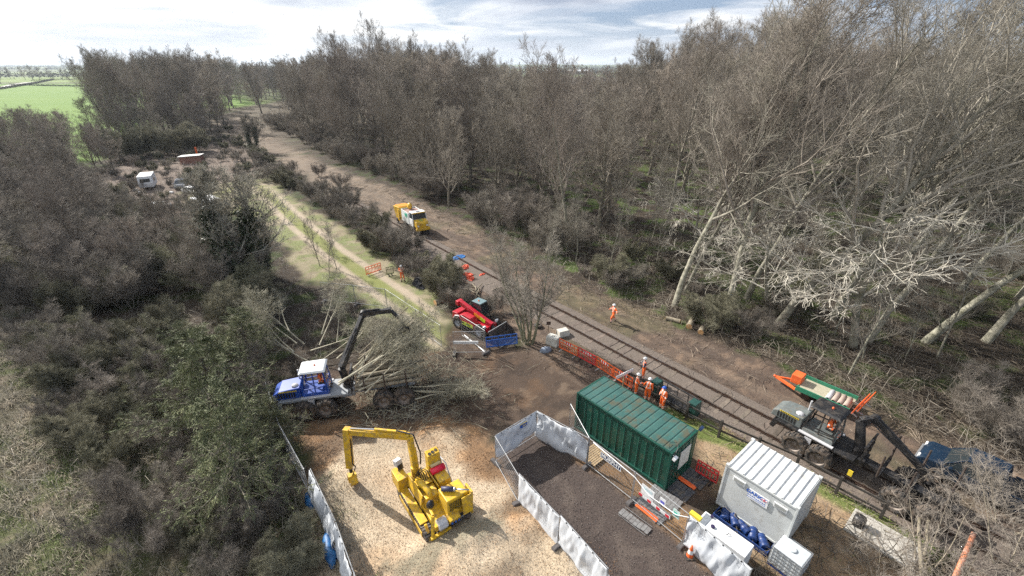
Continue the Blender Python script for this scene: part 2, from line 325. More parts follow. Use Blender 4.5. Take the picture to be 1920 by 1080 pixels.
at = N(t, 'ShaderNodeAttribute', attribute_name='soil'); tcg = N(t, 'ShaderNodeTexCoord')
na = N(t, 'ShaderNodeTexNoise', Scale=13.0, Detail=8.0, Roughness=.75); t.links.new(tcg.outputs['Object'], na.inputs[0])
nb_ = N(t, 'ShaderNodeTexVoronoi', Scale=24.0); t.links.new(tcg.outputs['Object'], nb_.inputs[0])
m1 = ramp(t, [(.3, (.50, .50, .50)), (.5, (1, 1, 1)), (.72, (1.6, 1.52, 1.42))], na.outputs[0])
m2 = ramp(t, [(.0, (1.35, 1.3, 1.25)), (.25, (.95, .95, .95)), (.6, (.85, .85, .85))], nb_.outputs[0])
cc = mixc(t, 1.0, at.outputs['Color'], m1, 'MULTIPLY'); cc = mixc(t, .7, cc, m2, 'MULTIPLY'); t.links.new(cc, b.inputs['Base Color'])
bp = N(t, 'ShaderNodeBump', Strength=.6, Distance=.06); t.links.new(na.outputs[0], bp.inputs['Height']); t.links.new(bp.outputs[0], b.inputs['Normal'])
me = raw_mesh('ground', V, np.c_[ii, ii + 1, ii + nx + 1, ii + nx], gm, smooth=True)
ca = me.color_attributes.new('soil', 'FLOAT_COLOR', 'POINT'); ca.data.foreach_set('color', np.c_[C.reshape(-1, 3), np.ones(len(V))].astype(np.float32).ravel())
tag(link('ground', me), kind='structure')
def hz(x, y): return float(ground_h(np.array([float(x)]), np.array([float(y)]))[0])
# ---------------------------------------------------------------- railway: ballast, sleepers, rails
bal = mat('ballast', (.185, .15, .125), .95, col2=(.075, .06, .05), scale=14, bump=.9, bscale=30, coord='Object')
g = MB(); rows = []
rng = np.random.RandomState(3)
for k in range(0, len(CEN), 1):
    c, n = CEN[k], RN[k]; rows.append([(c[0] + n[0] * o_, c[1] + n[1] * o_, h + (.02 * rng.rand() if 0 < h else 0)) for o_, h in ((-2.3, -.14), (-1.75, .03), (-1.2, .07), (-.4, .06), (.4, .06), (1.2, .07), (1.75, .03), (2.3, -.14))])
g.sheet(rows); tag(g.build('ballast', bal, smooth=True), kind='structure')
trk = thing('railway_track', 'single rusty railway track on wooden sleepers crossing the cleared strip', 'railway track')
wood_s = mat('old_sleeper_timber', (.175, .14, .115), .9, col2=(.085, .068, .057), scale=5, bump=.5, rnd=.3, dirt=((.14, .11, .09), 2.5, .45, .8))
rust = mat('rusty_rail', (.10, .06, .045), .6, .5, col2=(.055, .04, .035), scale=6)
shine = mat('rail_head', (.42, .37, .34), .35, .85, col2=(.22, .16, .12), scale=3)
sl0 = None
for k in range(len(CEN) - 22, max(len(CEN) - 86, 0), -1):
    if sl0 is None:
        s_ = MB(); s_.box((0, 0, 0), (2.5, .25, .13)); s_.box((-.75, 0, .075), (.32, .16, .03)); s_.box((.75, 0, .075), (.32, .16, .03)); sl0 = s_.build('sleeper', wood_s, trk); o = sl0
    else: o = sl0.copy(); COL.objects.link(o); o.parent = trk
    o.location = (CEN[k][0], CEN[k][1], -.012 + .05 * rng.rand()); o.rotation_euler = (0, 0, math.atan2(RN[k][1], RN[k][0]) + rng.uniform(-.03, .03))
for off in (-.75, .75):
    r_ = MB(); k0 = 0 if off > 0 else len(CEN) - 82
    P = [Vector((CEN[k][0] + RN[k][0] * off, CEN[k][1] + RN[k][1] * off, 0)) for k in range(k0, len(CEN))]
    for wd, h0, h1 in ((.13, .13, .15), (.03, .15, .25)):
        rws = []
        for p, n in zip(P, RN[k0:]):
            n3 = Vector((n[0], n[1], 0)) * wd / 2; rws.append([p - n3 + Vector((0, 0, h0)), p - n3 + Vector((0, 0, h1)), p + n3 + Vector((0, 0, h1)), p + n3 + Vector((0, 0, h0))])
        r_.sheet(rws)
    o = r_.build('rail', rust, trk); r_ = MB(); rws = []
    for p, n in zip(P, RN[k0:]):
        n3 = Vector((n[0], n[1], 0)) * .036; rws.append([p - n3 + Vector((0, 0, .25)), p - n3 + Vector((0, 0, .29)), p + n3 + Vector((0, 0, .29)), p + n3 + Vector((0, 0, .25))])
    r_.sheet(rws); r_.build('railhead', shine, o)
# ---------------------------------------------------------------- trees
UP = np.array((0, 0, 1.0))
def nrm(a): return a / (np.linalg.norm(a, axis=-1, keepdims=True) + 1e-9)
def grow(rg, P, R, n, t0, t1, lr, ang, trop, wig, K, rr=.6, tip=.25, lean=(0, 0, 0), shape=.55, lmin=0.0):
    Np, Kp = P.shape[:2]; t = t0 + (t1 - t0) * (np.arange(n)[None] + rg.rand(Np, n)) / n
    f = t * (Kp - 1); i = np.minimum(f.astype(int), Kp - 2); f = (f - i)[..., None]; ar = np.arange(Np)[:, None]
    p0 = P[ar, i] * (1 - f) + P[ar, i + 1] * f; tg = nrm(P[ar, i + 1] - P[ar, i]); r0 = (R[ar, i] * (1 - f[..., 0]) + R[ar, i + 1] * f[..., 0]) * rr
    plen = np.linalg.norm(np.diff(P, axis=1), axis=2).sum(1)[:, None]
    ln = np.maximum(plen * lr * (1 - shape * (t - t0) / (1 - t0 + 1e-6)) * rg.uniform(.7, 1.25, t.shape), lmin)
    az = (np.arange(n)[None] * 2.4 + rg.rand(Np, 1) * 6.28 + rg.randn(Np, n) * .5); a = ang + rg.randn(Np, n) * ang * .22
    ref = np.where(np.abs(tg[..., 2:]) > .9, np.array((1.0, 0, 0)), UP); u = nrm(np.cross(tg, ref)); v = np.cross(tg, u)
    d = tg * np.cos(a)[..., None] + (u * np.cos(az)[..., None] + v * np.sin(az)[..., None]) * np.sin(a)[..., None]
    d = d.reshape(-1, 3); p = p0.reshape(-1, 3); r0 = r0.reshape(-1); ln = ln.reshape(-1); out = [p]; st = (ln / (K - 1))[:, None]
    for k in range(K - 1):
        d = nrm(d + UP * trop + np.array(lean) + rg.randn(*d.shape) * wig); out.append(out[-1] + d * st)
    return np.stack(out, 1), r0[:, None] * np.linspace(1, tip, K)[None]
def tubes(P, R, n):
    Nn, K = P.shape[:2]; T = np.empty_like(P); T[:, 1:-1] = P[:, 2:] - P[:, :-2]; T[:, 0] = P[:, 1] - P[:, 0]; T[:, -1] = P[:, -1] - P[:, -2]; T = nrm(T)
    ref = np.where(np.abs(nrm(P[:, -1] - P[:, 0])[:, 2:]) > .8, np.array((1.0, .1, 0)), UP)[:, None]; u = nrm(np.cross(T, ref)); v = np.cross(T, u)
    a = np.arange(n) * 2 * np.pi / n
    V = P[:, :, None] + (u[:, :, None] * np.cos(a)[:, None] + v[:, :, None] * np.sin(a)[:, None]) * R[:, :, None, None]
    idx = np.arange(Nn * K * n).reshape(Nn, K, n); A = idx[:, :-1]; B = idx[:, 1:]
    F = np.stack([A, np.roll(A, -1, 2), np.roll(B, -1, 2), B], -1).reshape(-1, 4)
    return V.reshape(-1, 3), F
def cat(parts):
    Vs, Fs, o = [], [], 0
    for V, F in parts: Vs.append(V); Fs.append(F + o); o += len(V)
    return np.concatenate(Vs), np.concatenate(Fs)
bark_pale = mat('pale_bark', (.33, .31, .25), .9, col2=(.12, .115, .085), scale=2.0, bump=.5, bscale=14, rnd=.2, dirt=((.085, .08, .05), 1.6, .54, .75))
bark_dark = mat('dark_bark', (.24, .21, .17), .9, col2=(.10, .09, .065), scale=2.5, bump=.5, bscale=14, rnd=.2)
twig_brown = mat('brown_twigs', (.305, .266, .222), .9, col2=(.165, .142, .118), scale=.5, rnd=.25)
twig_grey = mat('grey_twigs', (.33, .30, .25), .9, col2=(.165, .15, .12), scale=.6, rnd=.2)
twig_scrub = mat('scrub_twigs', (.285, .25, .212), .9, col2=(.15, .132, .11), scale=.6, rnd=.25)
twig_olive = mat('olive_twigs', (.26, .245, .17), .9, col2=(.135, .13, .085), scale=.6, rnd=.2)
ivy_m = mat('ivy_leaves', (.055, .075, .03), .6, col2=(.025, .035, .015), scale=6, rnd=.2)
def bare_tree(seed, H, r, crown0=.3, limbs=16, ang=.7, up=.14, lean=(0, 0, 0), dens=(9, 7, 6), bm=bark_pale, tm=twig_brown, tw=.011, stems=1, lr=.42, spread=.35, lod=0, tl=.4, tang=.5, limb_r=.58):
    rg = np.random.RandomState(seed); K = 9
    if stems == 1:
        base = np.zeros((1, 3)); d = nrm(np.array([[rg.randn() * .04, rg.randn() * .04, 1.0]])); hh = np.array([H])
    else:
        a = rg.rand(stems) * 6.28; base = np.c_[np.cos(a), np.sin(a), a * 0] * .12 * stems ** .5; d = nrm(np.c_[np.cos(a) * spread, np.sin(a) * spread, np.ones(stems)] + rg.randn(stems, 3) * .08); hh = H * rg.uniform(.7, 1, stems)
    P = [base + np.array((0, 0, -.25))]
    for k in range(K - 1): d = nrm(d + rg.randn(*d.shape) * .07 + UP * .03 + np.array(lean)); P.append(P[-1] + d * (hh / (K - 1))[:, None])
    P = np.stack(P, 1); R = r * np.linspace(1, .12, K)[None] ** .9 * np.ones((len(P), 1)); R[:, 0] *= 1.25
    T = tubes(P, R, 8 if not lod else 5)
    P1, R1 = grow(rg, P, R, limbs, crown0, .97, lr, ang, up, .15, 7, limb_r, .2, lean)
    P2, R2 = grow(rg, P1, R1, dens[0], .15, .98, .48, .72, up * .9, .16, 5, .55, .3, lean)
    P3, R3 = grow(rg, P2, R2, dens[1], .12, 1, .5, .68, up * .7, .18, 4, .6, .4, lean); R3 = np.maximum(R3, tw * 1.05)
    parts = [tubes(P1, R1, 5), tubes(P2, np.maximum(R2, tw * 1.3), 4), tubes(P3, R3, 3)]
    if dens[2]:
        P4, R4 = grow(rg, P3, R3, dens[2], .05, 1, .7, tang, up * .8, .10, 3, .8, .6, lean, lmin=tl); parts.append(tubes(P4, np.maximum(R4, tw) * .9, 3))
    W = cat(parts)
    return T, W
def make_tree(name, cat_, mats, TW, ivy=None):
    root = link(name, None); root['category'] = cat_
    link('trunk', raw_mesh('trunk', *TW[0], mats[0], smooth=True), root); link('crown', raw_mesh('crown', *TW[1], mats[1]), root)
    if ivy:
        V, F = ivy; link('ivy', raw_mesh('ivy', V, F, ivy_m), root)
    root.location = (0, -500, -100); return root
def leaf_cloud(rg, C_, rad_, n, size):
    """n leaf quads around each centre"""
    m = len(C_) * n; c = np.repeat(C_, n, 0) + rg.randn(m, 3) * rad_; a = nrm(rg.randn(m, 3)); b = nrm(np.cross(a, rg.randn(m, 3))); s = size * rg.uniform(.6, 1.3, (m, 1))
    V = np.stack([c - a * s, c - b * s * .6, c + a * s, c + b * s * .6], 1).reshape(-1, 3); return V, np.arange(m * 4).reshape(-1, 4)
PROTO = {}
PROTO['tall'] = [make_tree('poplar_tree', 'tree', (bark_pale, twig_brown), bare_tree(10 + i, 24, .26, .30, 22, .68, .15, (.006, 0, 0), (9, 7, 5), lr=.42, tw=.010, tl=.55)) for i in range(4)]
PROTO['broad'] = [make_tree('bare_tree', 'tree', (bark_dark, twig_brown), bare_tree(20 + i, 17, .28, .14, 22, .80, .13, (0, 0, 0), (9, 8, 5), bm=bark_dark, lr=.52, tw=.010, tl=.5)) for i in range(4)]
PROTO['pole'] = [make_tree('sapling', 'tree', (bark_pale, twig_grey), bare_tree(30 + i, 12, .08, .15, 14, .6, .14, (0, 0, 0), (6, 5, 3), lr=.3, tw=.008)) for i in range(3)]
PROTO['bush'] = [make_tree('bare_bush', 'bush', (twig_scrub, twig_scrub), bare_tree(40 + i, 5.2, .03, .15, 8, .5, .10, (0, 0, 0), (6, 5, 3), stems=13, spread=.6, lr=.45, tw=.0065, tl=.45, tang=.4)) for i in range(4)]
PROTO['rtree'] = [make_tree('leaning_tree', 'tree', (bark_pale, twig_grey), bare_tree(60 + i, 24, .27, .34, 18, .72, .10, (.030, -.004, -.002), (8, 7, 5), lr=.48, tw=.010, tl=.5, limb_r=.72)) for i in range(3)]
PROTO['obush'] = [make_tree('olive_bush', 'bush', (twig_olive, twig_olive), bare_tree(90 + i, 4.4, .03, .1, 9, .5, .08, (0, 0, 0), (7, 6, 4), stems=14, spread=.7, lr=.5, tw=.007, tl=.35, tang=.4)) for i in range(2)]
rg = np.random.RandomState(5)
used = set()
def put(kind, x, y, h_scale, label, group, name=None, tilt=(0, 0), rz=None, cat=None, i=None):
    p = PROTO[kind][rg.randint(len(PROTO[kind])) if i is None else i]; z = hz(x, y) if y < 200 else 0
    rz = rg.uniform(0, 6.28) if rz is None else rz
    q = Euler((tilt[1], tilt[0], 0)).to_matrix() @ Euler((0, 0, rz)).to_matrix(); e = q.to_euler()
    if p.name not in used: used.add(p.name); o = p; o.location = (x, y, z); o.rotation_euler = e; o['label'] = label; o['group'] = group; o.scale = (h_scale * rg.uniform(.85, 1.2), h_scale * rg.uniform(.85, 1.2), h_scale)
    else: o = dup(p, (x, y, z), 0, label, group, (h_scale * rg.uniform(.85, 1.2), h_scale * rg.uniform(.85, 1.2), h_scale), e)
    if name: o.name = name
    return o
def scatter(poly, spacing, n, seed, ok=None):
    r2 = np.random.RandomState(seed); P = np.array(poly); lo, hi = P.min(0), P.max(0); out = []
    for _ in range(n * 60):
        if len(out) >= n: break
        q = lo + (hi - lo) * r2.rand(2)
        if sdist(q[:1], q[1:], poly)[0] < 0 or (ok and not ok(q)): continue
        if all((q[0] - a) ** 2 + (q[1] - b_) ** 2 > spacing ** 2 for a, b_ in out): out.append(tuple(q))
    return out
TOPV = [(0, 205), (190, 200), (300, 150), (450, 128), (520, 108), (600, 98), (680, 68), (740, 58), (800, 72), (870, 98), (930, 124), (1000, 138), (1100, 146), (1150, 136), (1200, 108), (1250, 78), (1300, 48), (1400, 18), (1500, -5), (1700, -50), (2400, -60)]
def fit(x, y, H0, jit=.09, top=None):
    u = px((x, y, 10))[0]; tv = np.interp(u, [a for a, b_ in TOPV], [b_ for a, b_ in TOPV]) if top is None else top
    c = math.cos(PITCH); s = math.sin(PITCH); r_ = (540 - tv) / FPX          # height whose image falls on row tv
    h = (y * s - r_ * y * c) / (-(c) + -r_ * s) + CAMH
    return max(.34, min(1.2, h / H0 * (1 + rg.uniform(-jit * 1.6, jit * .6))))
WR = GP((1920, 860), (1640, 740), (1500, 675), (1400, 645), (1280, 595), (1120, 535), (1010, 480), (920, 430), (830, 385), (720, 335), (640, 305), (560, 265), (500, 235))
WOOD_NEAR = WR[:7] + [(30, 78), (75, 70), (75, 22)]
WOOD_MID = WR[6:] + [(-50, 200), (90, 165), (100, 70), (30, 72)]
G1 = 'bare trees of the dense wood beyond the railway'
# big pale leaning trees along the right side, surveyed one by one
for (u, v, s, tl, i) in ((1455, 612, 1.02, .10, 0), (1560, 600, 1.02, .16, 1), (1628, 640, 1.0, .16, 2), (1735, 640, 1.05, .22, 0), (1850, 640, 1.0, .25, 1), (1400, 560, 1.0, .08, 2), (1530, 540, 1.0, .12, 0), (1660, 540, 1.05, .15, 2), (1800, 545, 1.05, .18, 1), (1910, 560, 1.1, .2, 2), (1990, 640, 1.0, .2, 0), (1265, 575, .95, .04, 1)):
    x, y = gp2(u, v); put('rtree', x, y, s, 'tall pale-barked leaning tree near the railway edge', 'pale leaning trees along the wood edge', tilt=(tl + .13, 0), rz=rg.uniform(-.6, .6), i=i)
for x, y in scatter(WOOD_NEAR, 4.4, 40, 1): put(['tall', 'tall', 'pole', 'pole', 'broad'][rg.randint(5)], x, y, min(fit(x, y, 24), 1.0), 'bare tree standing deep in the near wood', 'bare trees of the near wood', tilt=(rg.uniform(0, .12), 0))
for x, y in scatter(WOOD_NEAR, 1.6, 40, 11): put('pole', x, y, rg.uniform(.5, .85), 'slender bare sapling under the tall trees of the near wood', 'slender saplings in the near wood')
for x, y in scatter(WOOD_MID, 4.6, 185, 2): 
    d_ = pdist(np.array([x]), np.array([y]), WR)[0]
    kd = ['tall', 'broad', 'broad'][rg.randint(3)]; put(kd, x, y, fit(x, y, 25 if kd == 'tall' else 20) * (.8 if d_ < 8 else 1), 'bare brown tree in the mass of the far wood', G1)
for x, y in scatter(WR[3:] + [(a + 5, b_ + 5) for a, b_ in WR[3:]][::-1], 2.2, 60, 12): put('bush', x, y, rg.uniform(.5, 1.1) * (.45 if y < 46 else 1), 'low bare bush at the foot of the wood edge', 'bushes along the wood edge')
# understorey that fills the wood
for x, y in scatter(WOOD_NEAR, 2.4, 30, 31): put(['bush', 'obush'][rg.randint(2)], x, y, rg.uniform(.35, .7), 'bare thicket under the trees of the near wood', 'thickets under the near wood')
for x, y in scatter(WOOD_MID, 5, 46, 32): put('broad', x, y, rg.uniform(.45, .65), 'low spreading bare tree filling the gaps of the far wood', 'low trees of the far wood')
# pale sprawling crowns hanging towards the railway
PROTO['sprawl'] = [make_tree('sprawling_tree', 'tree', (bark_pale, mat('pale_twigs', (.68, .635, .55), .9, col2=(.42, .39, .32), scale=.7)), bare_tree(80 + i, 9, .2, .32, 12, 1.25, .004, (0, 0, 0), (8, 6, 3), lr=.85, tw=.011, tl=.4, tang=.7)) for i in range(2)]
for (u, v, s, tl, i, lb) in ((1600, 650, 1.25, -.12, 0, 'pale sunlit sprawling tree with branches hanging over the wood edge, nearest the trolley'), (1440, 590, .85, -.1, 1, 'pale sprawling tree at the wood edge, left of the larger one'), (1300, 470, .9, 0, 0, 'pale sprawling tree farther back among the poles of the wood')):
    x, y = gp2(u, v); put('sprawl', x, y, s, lb, 'pale sprawling trees', tilt=(tl, .15), i=i)
# the scrub on the left
SCR = GP((-200, 330), (0, 315), (120, 320), (200, 420), (320, 465), (430, 500), (490, 600), (440, 650), (420, 560), (300, 620), (130, 640), (0, 600), (-300, 560))
SCR2 = GP((-60, 255), (60, 245), (190, 285), (260, 330), (200, 350), (0, 330), (-100, 320))
for x, y in scatter(SCR, 2.0, 120, 3): put(['bush', 'bush', 'obush'][rg.randint(3)], x, y, rg.uniform(.8, 1.35), 'bare brown bush in the dense scrub left of the track', 'bushes of the left scrub')
for x, y in scatter(SCR, 4.0, 46, 4): put('broad', x, y, rg.uniform(.36, .58), 'small bare tree rising out of the left scrub', 'small trees in the left scrub')
for x, y in scatter(SCR2, 4.5, 40, 5): put('broad', x, y, fit(x, y, 19, .2, 212), 'bare tree at the edge of the green field, left side', 'bare trees by the green field')
for x, y in scatter(GP((60, 640), (330, 660), (470, 700), (450, 800), (300, 780), (120, 730)), 2.0, 36, 41): put(['bush', 'obush'][rg.randint(2)], x, y, rg.uniform(.45, .85), 'low grey bush in the rough ground at the lower left', 'low bushes of the lower left')
for k, (u, v, s) in enumerate(((236, 392, .55), (255, 402, .6), (280, 405, .5), (300, 400, .45), (330, 408, .6), (350, 398, .4), (268, 372, .3), (310, 372, .3), (345, 378, .3), (390, 412, .5), (415, 400, .45), (225, 370, .6), (322, 350, .3), (375, 350, .3))):
    x, y = gp2(u, v); put(['bush', 'obush'][k % 2], x, y, s, 'tangled bush half hiding the clutter of the far yard', 'bushes before the far yard')
# the tall block of poplars and the trees that carry on behind it
BLK = GP((195, 262), (300, 268), (400, 252), (418, 215), (380, 200), (205, 205))
for x, y in scatter(BLK, 6.0, 60, 6): put('tall', x, y, rg.uniform(.80, .95), 'tall brown tree of the close block standing by the green field', 'trees of the tall block by the field')
for x, y in scatter(GP((195, 275), (300, 285), (400, 268), (425, 225), (400, 215), (300, 245), (165, 255)), 5, 34, 7): put('broad', x, y, rg.uniform(.5, .8), 'lower bare tree skirting the tall block', 'low trees skirting the tall block')
for x, y in scatter(GP((418, 210), (428, 192), (452, 190), (456, 176), (400, 165), (340, 172), (330, 195)), 9, 60, 8): put('tall', x, y, fit(x, y, 24, .1, 118), 'distant bare tree beside the far end of the cleared strip', 'distant trees along the strip')
for x, y in scatter(GP((455, 205), (470, 185), (560, 165), (700, 165), (700, 200), (560, 235), (500, 228)), 10, 40, 9): put('broad', x, y, fit(x, y, 19), 'distant bare tree of the wood right of the cleared strip', 'distant trees right of the strip')
# bushes between the grass track and the railway, each surveyed
G = 'bushes between the grass track and the railway'
for (u, v, s, k, lb) in ((536, 348, .9, 'obush', 'dark bush at the bend of the grass track'), (556, 352, .6, 'obush', 'smaller dark bush right of the bend'), (590, 375, .8, 'bush', 'grey bush above the grass track, before the russet one'), (622, 398, .8, 'bush', 'russet-grey bush beside the grass track'), (655, 392, .75, 'bush', 'grey bush between the russet one and the railway'),
        (680, 430, .85, 'bush', 'bush midway along the grass track'), (712, 432, .7, 'obush', 'small olive bush left of the rail truck'), (705, 470, .85, 'obush', 'olive bush behind the walker on the grass track'), (745, 478, .9, 'bush', 'bush just below the rail truck'), (775, 470, .5, 'bush', 'small bush beside the rail near the truck'),
        (770, 520, .62, 'bush', 'bush right of the worker on the grass track'), (826, 552, .9, 'obush', 'olive bush behind the red telehandler'), (850, 575, .55, 'bush', 'small bush touching the telehandler mast end'), (930, 590, .5, 'bush', 'thin bush left of the many-stemmed tree'), (640, 350, .6, 'bush', 'low bush on the left bank of the strip'), (600, 330, .6, 'bush', 'low bush high on the left bank of the strip'), (490, 300, .8, 'obush', 'dark bush on the bank left of the strip')):
    x, y = gp2(u, v); put(k, x, y, s * .85, lb, G)
for (u, v, s, lb) in ((232, 300, 1.5, 'round dark olive bush beyond the white caravan'), (262, 290, 1.3, 'round olive bush right of the darkest one'), (330, 292, 1.5, 'round olive bush behind the long white shed roof'), (365, 285, 1.4, 'olive bush right of the round one'), (205, 285, 1.3, 'olive bush leftmost of the far row')):
    x, y = gp2(u, v); put('obush', x, y, s * 1.15, lb, 'olive bushes in the far yard')
# many-stemmed tree by the telehandler
PROTO['multi'] = [make_tree('many_stemmed_tree', 'tree', (mat('mossy_bark', (.25, .235, .16), .9, col2=(.12, .125, .07), scale=3), twig_grey), bare_tree(101, 9.0, .11, .25, 10, .5, .12, (0, 0, 0), (6, 4, 3), stems=7, spread=.30, lr=.34, tw=.0075))]
x, y = gp2(990, 642); put('multi', x, y, .98, 'grey many-stemmed bare tree between the telehandler and the railway', 'single trees', rz=1.0)
# slim saplings by the grass track
YD = GP((190, 330), (260, 300), (400, 262), (425, 235), (440, 262), (500, 300), (520, 335), (440, 350), (400, 372), (300, 330), (262, 372))
for x, y in scatter(YD, 2.6, 75, 51): put(['bush', 'obush'][rg.randint(2)], x, y, rg.uniform(.22, .48), 'low tangled bush in the overgrown far yard', 'low bushes of the far yard')
for x, y in scatter(GP((470, 285), (540, 320), (640, 372), (740, 440), (850, 530), (868, 560), (820, 560), (700, 470), (600, 415), (520, 360), (480, 330)), 1.5, 28, 52): put(['bush', 'obush', 'bush'][rg.randint(3)], x, y, rg.uniform(.3, .6), 'thin grey bush in the belt between the grass track and the railway', 'thin bushes in the belt by the railway')
for x, y in scatter(GP((90, 760), (320, 790), (480, 800), (560, 960), (600, 1080), (330, 1080), (160, 1000)), 2.0, 42, 53): put(['bush', 'obush'][rg.randint(2)], x, y, rg.uniform(.3, .6), 'sparse low shrub in the tangled ground at the bottom left', 'sparse shrubs at the bottom left')
for i, (u, v) in enumerate(((600, 500), (590, 470), (618, 520), (632, 505))): x, y = gp2(u, v); put('pole', x, y, .45, 'slim bare sapling left of the grass track', 'saplings by the grass track')
# ivy trees
rgi = np.random.RandomState(77)
def ivy_tree(seed, H, r):
    T, W = bare_tree(seed, H, r, .3, 12, .7, .12, (0, 0, 0), (8, 6, 5), stems=2, spread=.25, lr=.45, tw=.011)
    Vt = T[0]; c = Vt[(Vt[:, 2] > 0) & (Vt[:, 2] < H * .62)]; c = c[rgi.randint(len(c), size=260)]
    c = c + (rgi.rand(260, 1) * (np.roll(c, 1, 0) - c)) * 0; V_, F_ = leaf_cloud(rgi, c, .34, 26, .11); return (T, W), (V_, F_)
tw_, iv = ivy_tree(111, 11, .2); PROTO['ivy'] = [make_tree('ivy_clad_tree', 'tree', (bark_dark, twig_grey), tw_, iv)]
for (u, v, s, lb) in ((470, 548, 1.2, 'dark ivy-clad forked tree left of the grass track'), (500, 520, .62, 'smaller ivy-clad tree right of the forked one'), (478, 285, .9, 'ivy-clad tree standing on the far bank by the strip')):
    x, y = gp2(u, v); put('ivy', x, y, s, lb, 'ivy-clad trees')
# conifers
needle = mat('dark_needles', (.165, .175, .075), .75, col2=(.06, .075, .033), scale=1.2, rnd=.2)
def conifer(seed, H, sp):
    r_ = np.random.RandomState(seed); P = np.zeros((1, 9, 3)); P[0, :, 2] = np.linspace(-.2, H, 9); P[0, :, :2] += r_.randn(9, 2) * .08; R = np.linspace(.2, .02, 9)[None]
    T = tubes(P, R, 8); P1, R1 = grow(r_, P, R, 70, .05, .98, sp, 1.45, -.01, .12, 7, .35, .2, shape=.8, lmin=.7)
    P2, R2 = grow(r_, P1, R1, 9, .15, 1, .45, .85, -.06, .12, 5, .6, .4, lmin=.3)
    c = P2[:, 1:].reshape(-1, 3); kp = np.nonzero(r_.rand(len(c)) < .8)[0]; c = c[kp]; m = len(c); k = 12
    cc_ = np.repeat(c, k, 0) + r_.randn(m * k, 3) * (.09, .09, .05); tg_ = np.repeat(nrm(P2[:, 1:] - P2[:, :-1]).reshape(-1, 3)[kp], k, 0); a = nrm(tg_ * 1.1 + r_.randn(m * k, 3) * (.6, .6, .3) - (0, 0, .35)); b_ = nrm(np.cross(a, r_.randn(m * k, 3))); s = r_.uniform(.05, .13, (m * k, 1))
    V_ = np.stack([cc_ - a * s, cc_ - b_ * s * .16, cc_ + a * s, cc_ + b_ * s * .16], 1).reshape(-1, 3)
    br = cat([tubes(P1, R1, 4), tubes(P2, np.maximum(R2, .008), 3)])
    root = link('conifer', None); root['category'] = 'tree'; link('trunk', raw_mesh('trunk', *cat([T, br]), bark_dark), root); link('crown', raw_mesh('crown', V_, np.arange(len(V_)).reshape(-1, 4), needle), root); root.location = (0, -500, -100); return root
PROTO['conifer'] = [conifer(121, 8.5, .50), conifer(122, 7, .58)]
for (u, v, s, i, lb) in ((470, 960, .86, 0, 'dark green conifer leaning over the blue forwarder cab, nearest of the conifers'), (425, 820, 1.0, 1, 'dark green conifer left of the blue forwarder, behind the nearest one'), (372, 740, .72, 1, 'low spreading conifer farthest from the fence'), (480, 700, .6, 0, 'small conifer beside the brush pile'), (528, 842, .46, 1, 'small conifer in front of the bonnet of the blue forwarder')):
    x, y = gp2(u, v); put('conifer', x, y, s, lb, 'conifers by the blue forwarder', i=i)
# foreground pale bush, lower right
PROTO['fore'] = [make_tree('pale_bare_bush', 'bush', (mat('foreground_bark', (.34, .29, .22), .9, col2=(.16, .14, .10), scale=4), mat('foreground_twigs', (.36, .315, .265), .9, col2=(.17, .145, .12), scale=2)), bare_tree(131 + i, 5.0, .036, .15, 7, .7, .03, (0, 0, 0), (5, 4, 2), stems=7, spread=.8, lr=.6, tw=.0048, tl=.35, tang=.6)) for i in range(2)]
for (u, v, s, i, lb) in ((1730, 1075, .85, 0, 'pale bare bush in the near corner, left of two beside the pickup'), (1890, 1085, .95, 1, 'pale bare bush in the near corner, right of two beside the pickup'), (1800, 1150, .7, 1, 'pale bare bush lowest in the near corner'), (1640, 1095, .5, 0, 'small pale bare bush left of the others in the near corner'), (1880, 990, .7, 1, 'pale bare bush tight against the pickup at the right edge')):
    x, y = gp2(u, v); put('fore', x, y, s, lb, 'pale bushes in the near corner', i=i)
# felled trees: brush on and around the forwarder
PROTO['felled'] = [make_tree('felled_tree', 'felled tree', (mat('felled_bark', (.56, .51, .40), .9, col2=(.32, .30, .21), scale=3), mat('felled_twigs', (.43, .40, .31), .9, col2=(.19, .18, .125), scale=1.2)), bare_tree(141 + i, 7.0, .07, .35, 11, .45, .0, (0, 0, .02), (6, 5, 3), lr=.38, tw=.0065, tl=.3)) for i in range(2)]
def felled(u, v, z, az, el, s, lb, g_, i):
    x, y, _ = gp(u, v, 0); d = Vector((math.cos(az) * math.cos(el), math.sin(az) * math.cos(el), math.sin(el))); e = (d.to_track_quat('Z', 'Y').to_matrix() @ Euler((0, 0, rg.uniform(0, 6))).to_matrix()).to_euler()
    o = put('felled', x, y, s, lb, g_, i=i); o.location = (x, y, z); o.rotation_euler = e
for k in range(14): felled(660 + rg.uniform(-10, 36), 768 + rg.uniform(-34, 6), 1.3 + rg.uniform(0, 1.1), rad(rg.uniform(12, 62)), rad(rg.uniform(8, 36)), rg.uniform(.62, .85), 'felled tree loaded on the blue forwarder, twigs trailing to the right', 'felled trees loaded on the blue forwarder', k % 2)
for k in range(12): felled(600 + rg.uniform(-60, 60), 650 + rg.uniform(-20, 40), .3 + rg.uniform(0, 1), rad(rg.uniform(-10, 190)), rad(rg.uniform(5, 60)), rg.uniform(.55, .8), 'cut tree heaped in the brush pile behind the blue forwarder', 'cut trees of the brush pile', k % 2)
for k in range(5): felled(715 + rg.uniform(0, 70), 735 + rg.uniform(-35, 25), .15 + rg.uniform(0, .5), rad(rg.uniform(-20, 50)), rad(rg.uniform(0, 10)), rg.uniform(.5, .8), 'cut brush lying on the mud right of the blue forwarder', 'cut brush on the mud', k % 2)
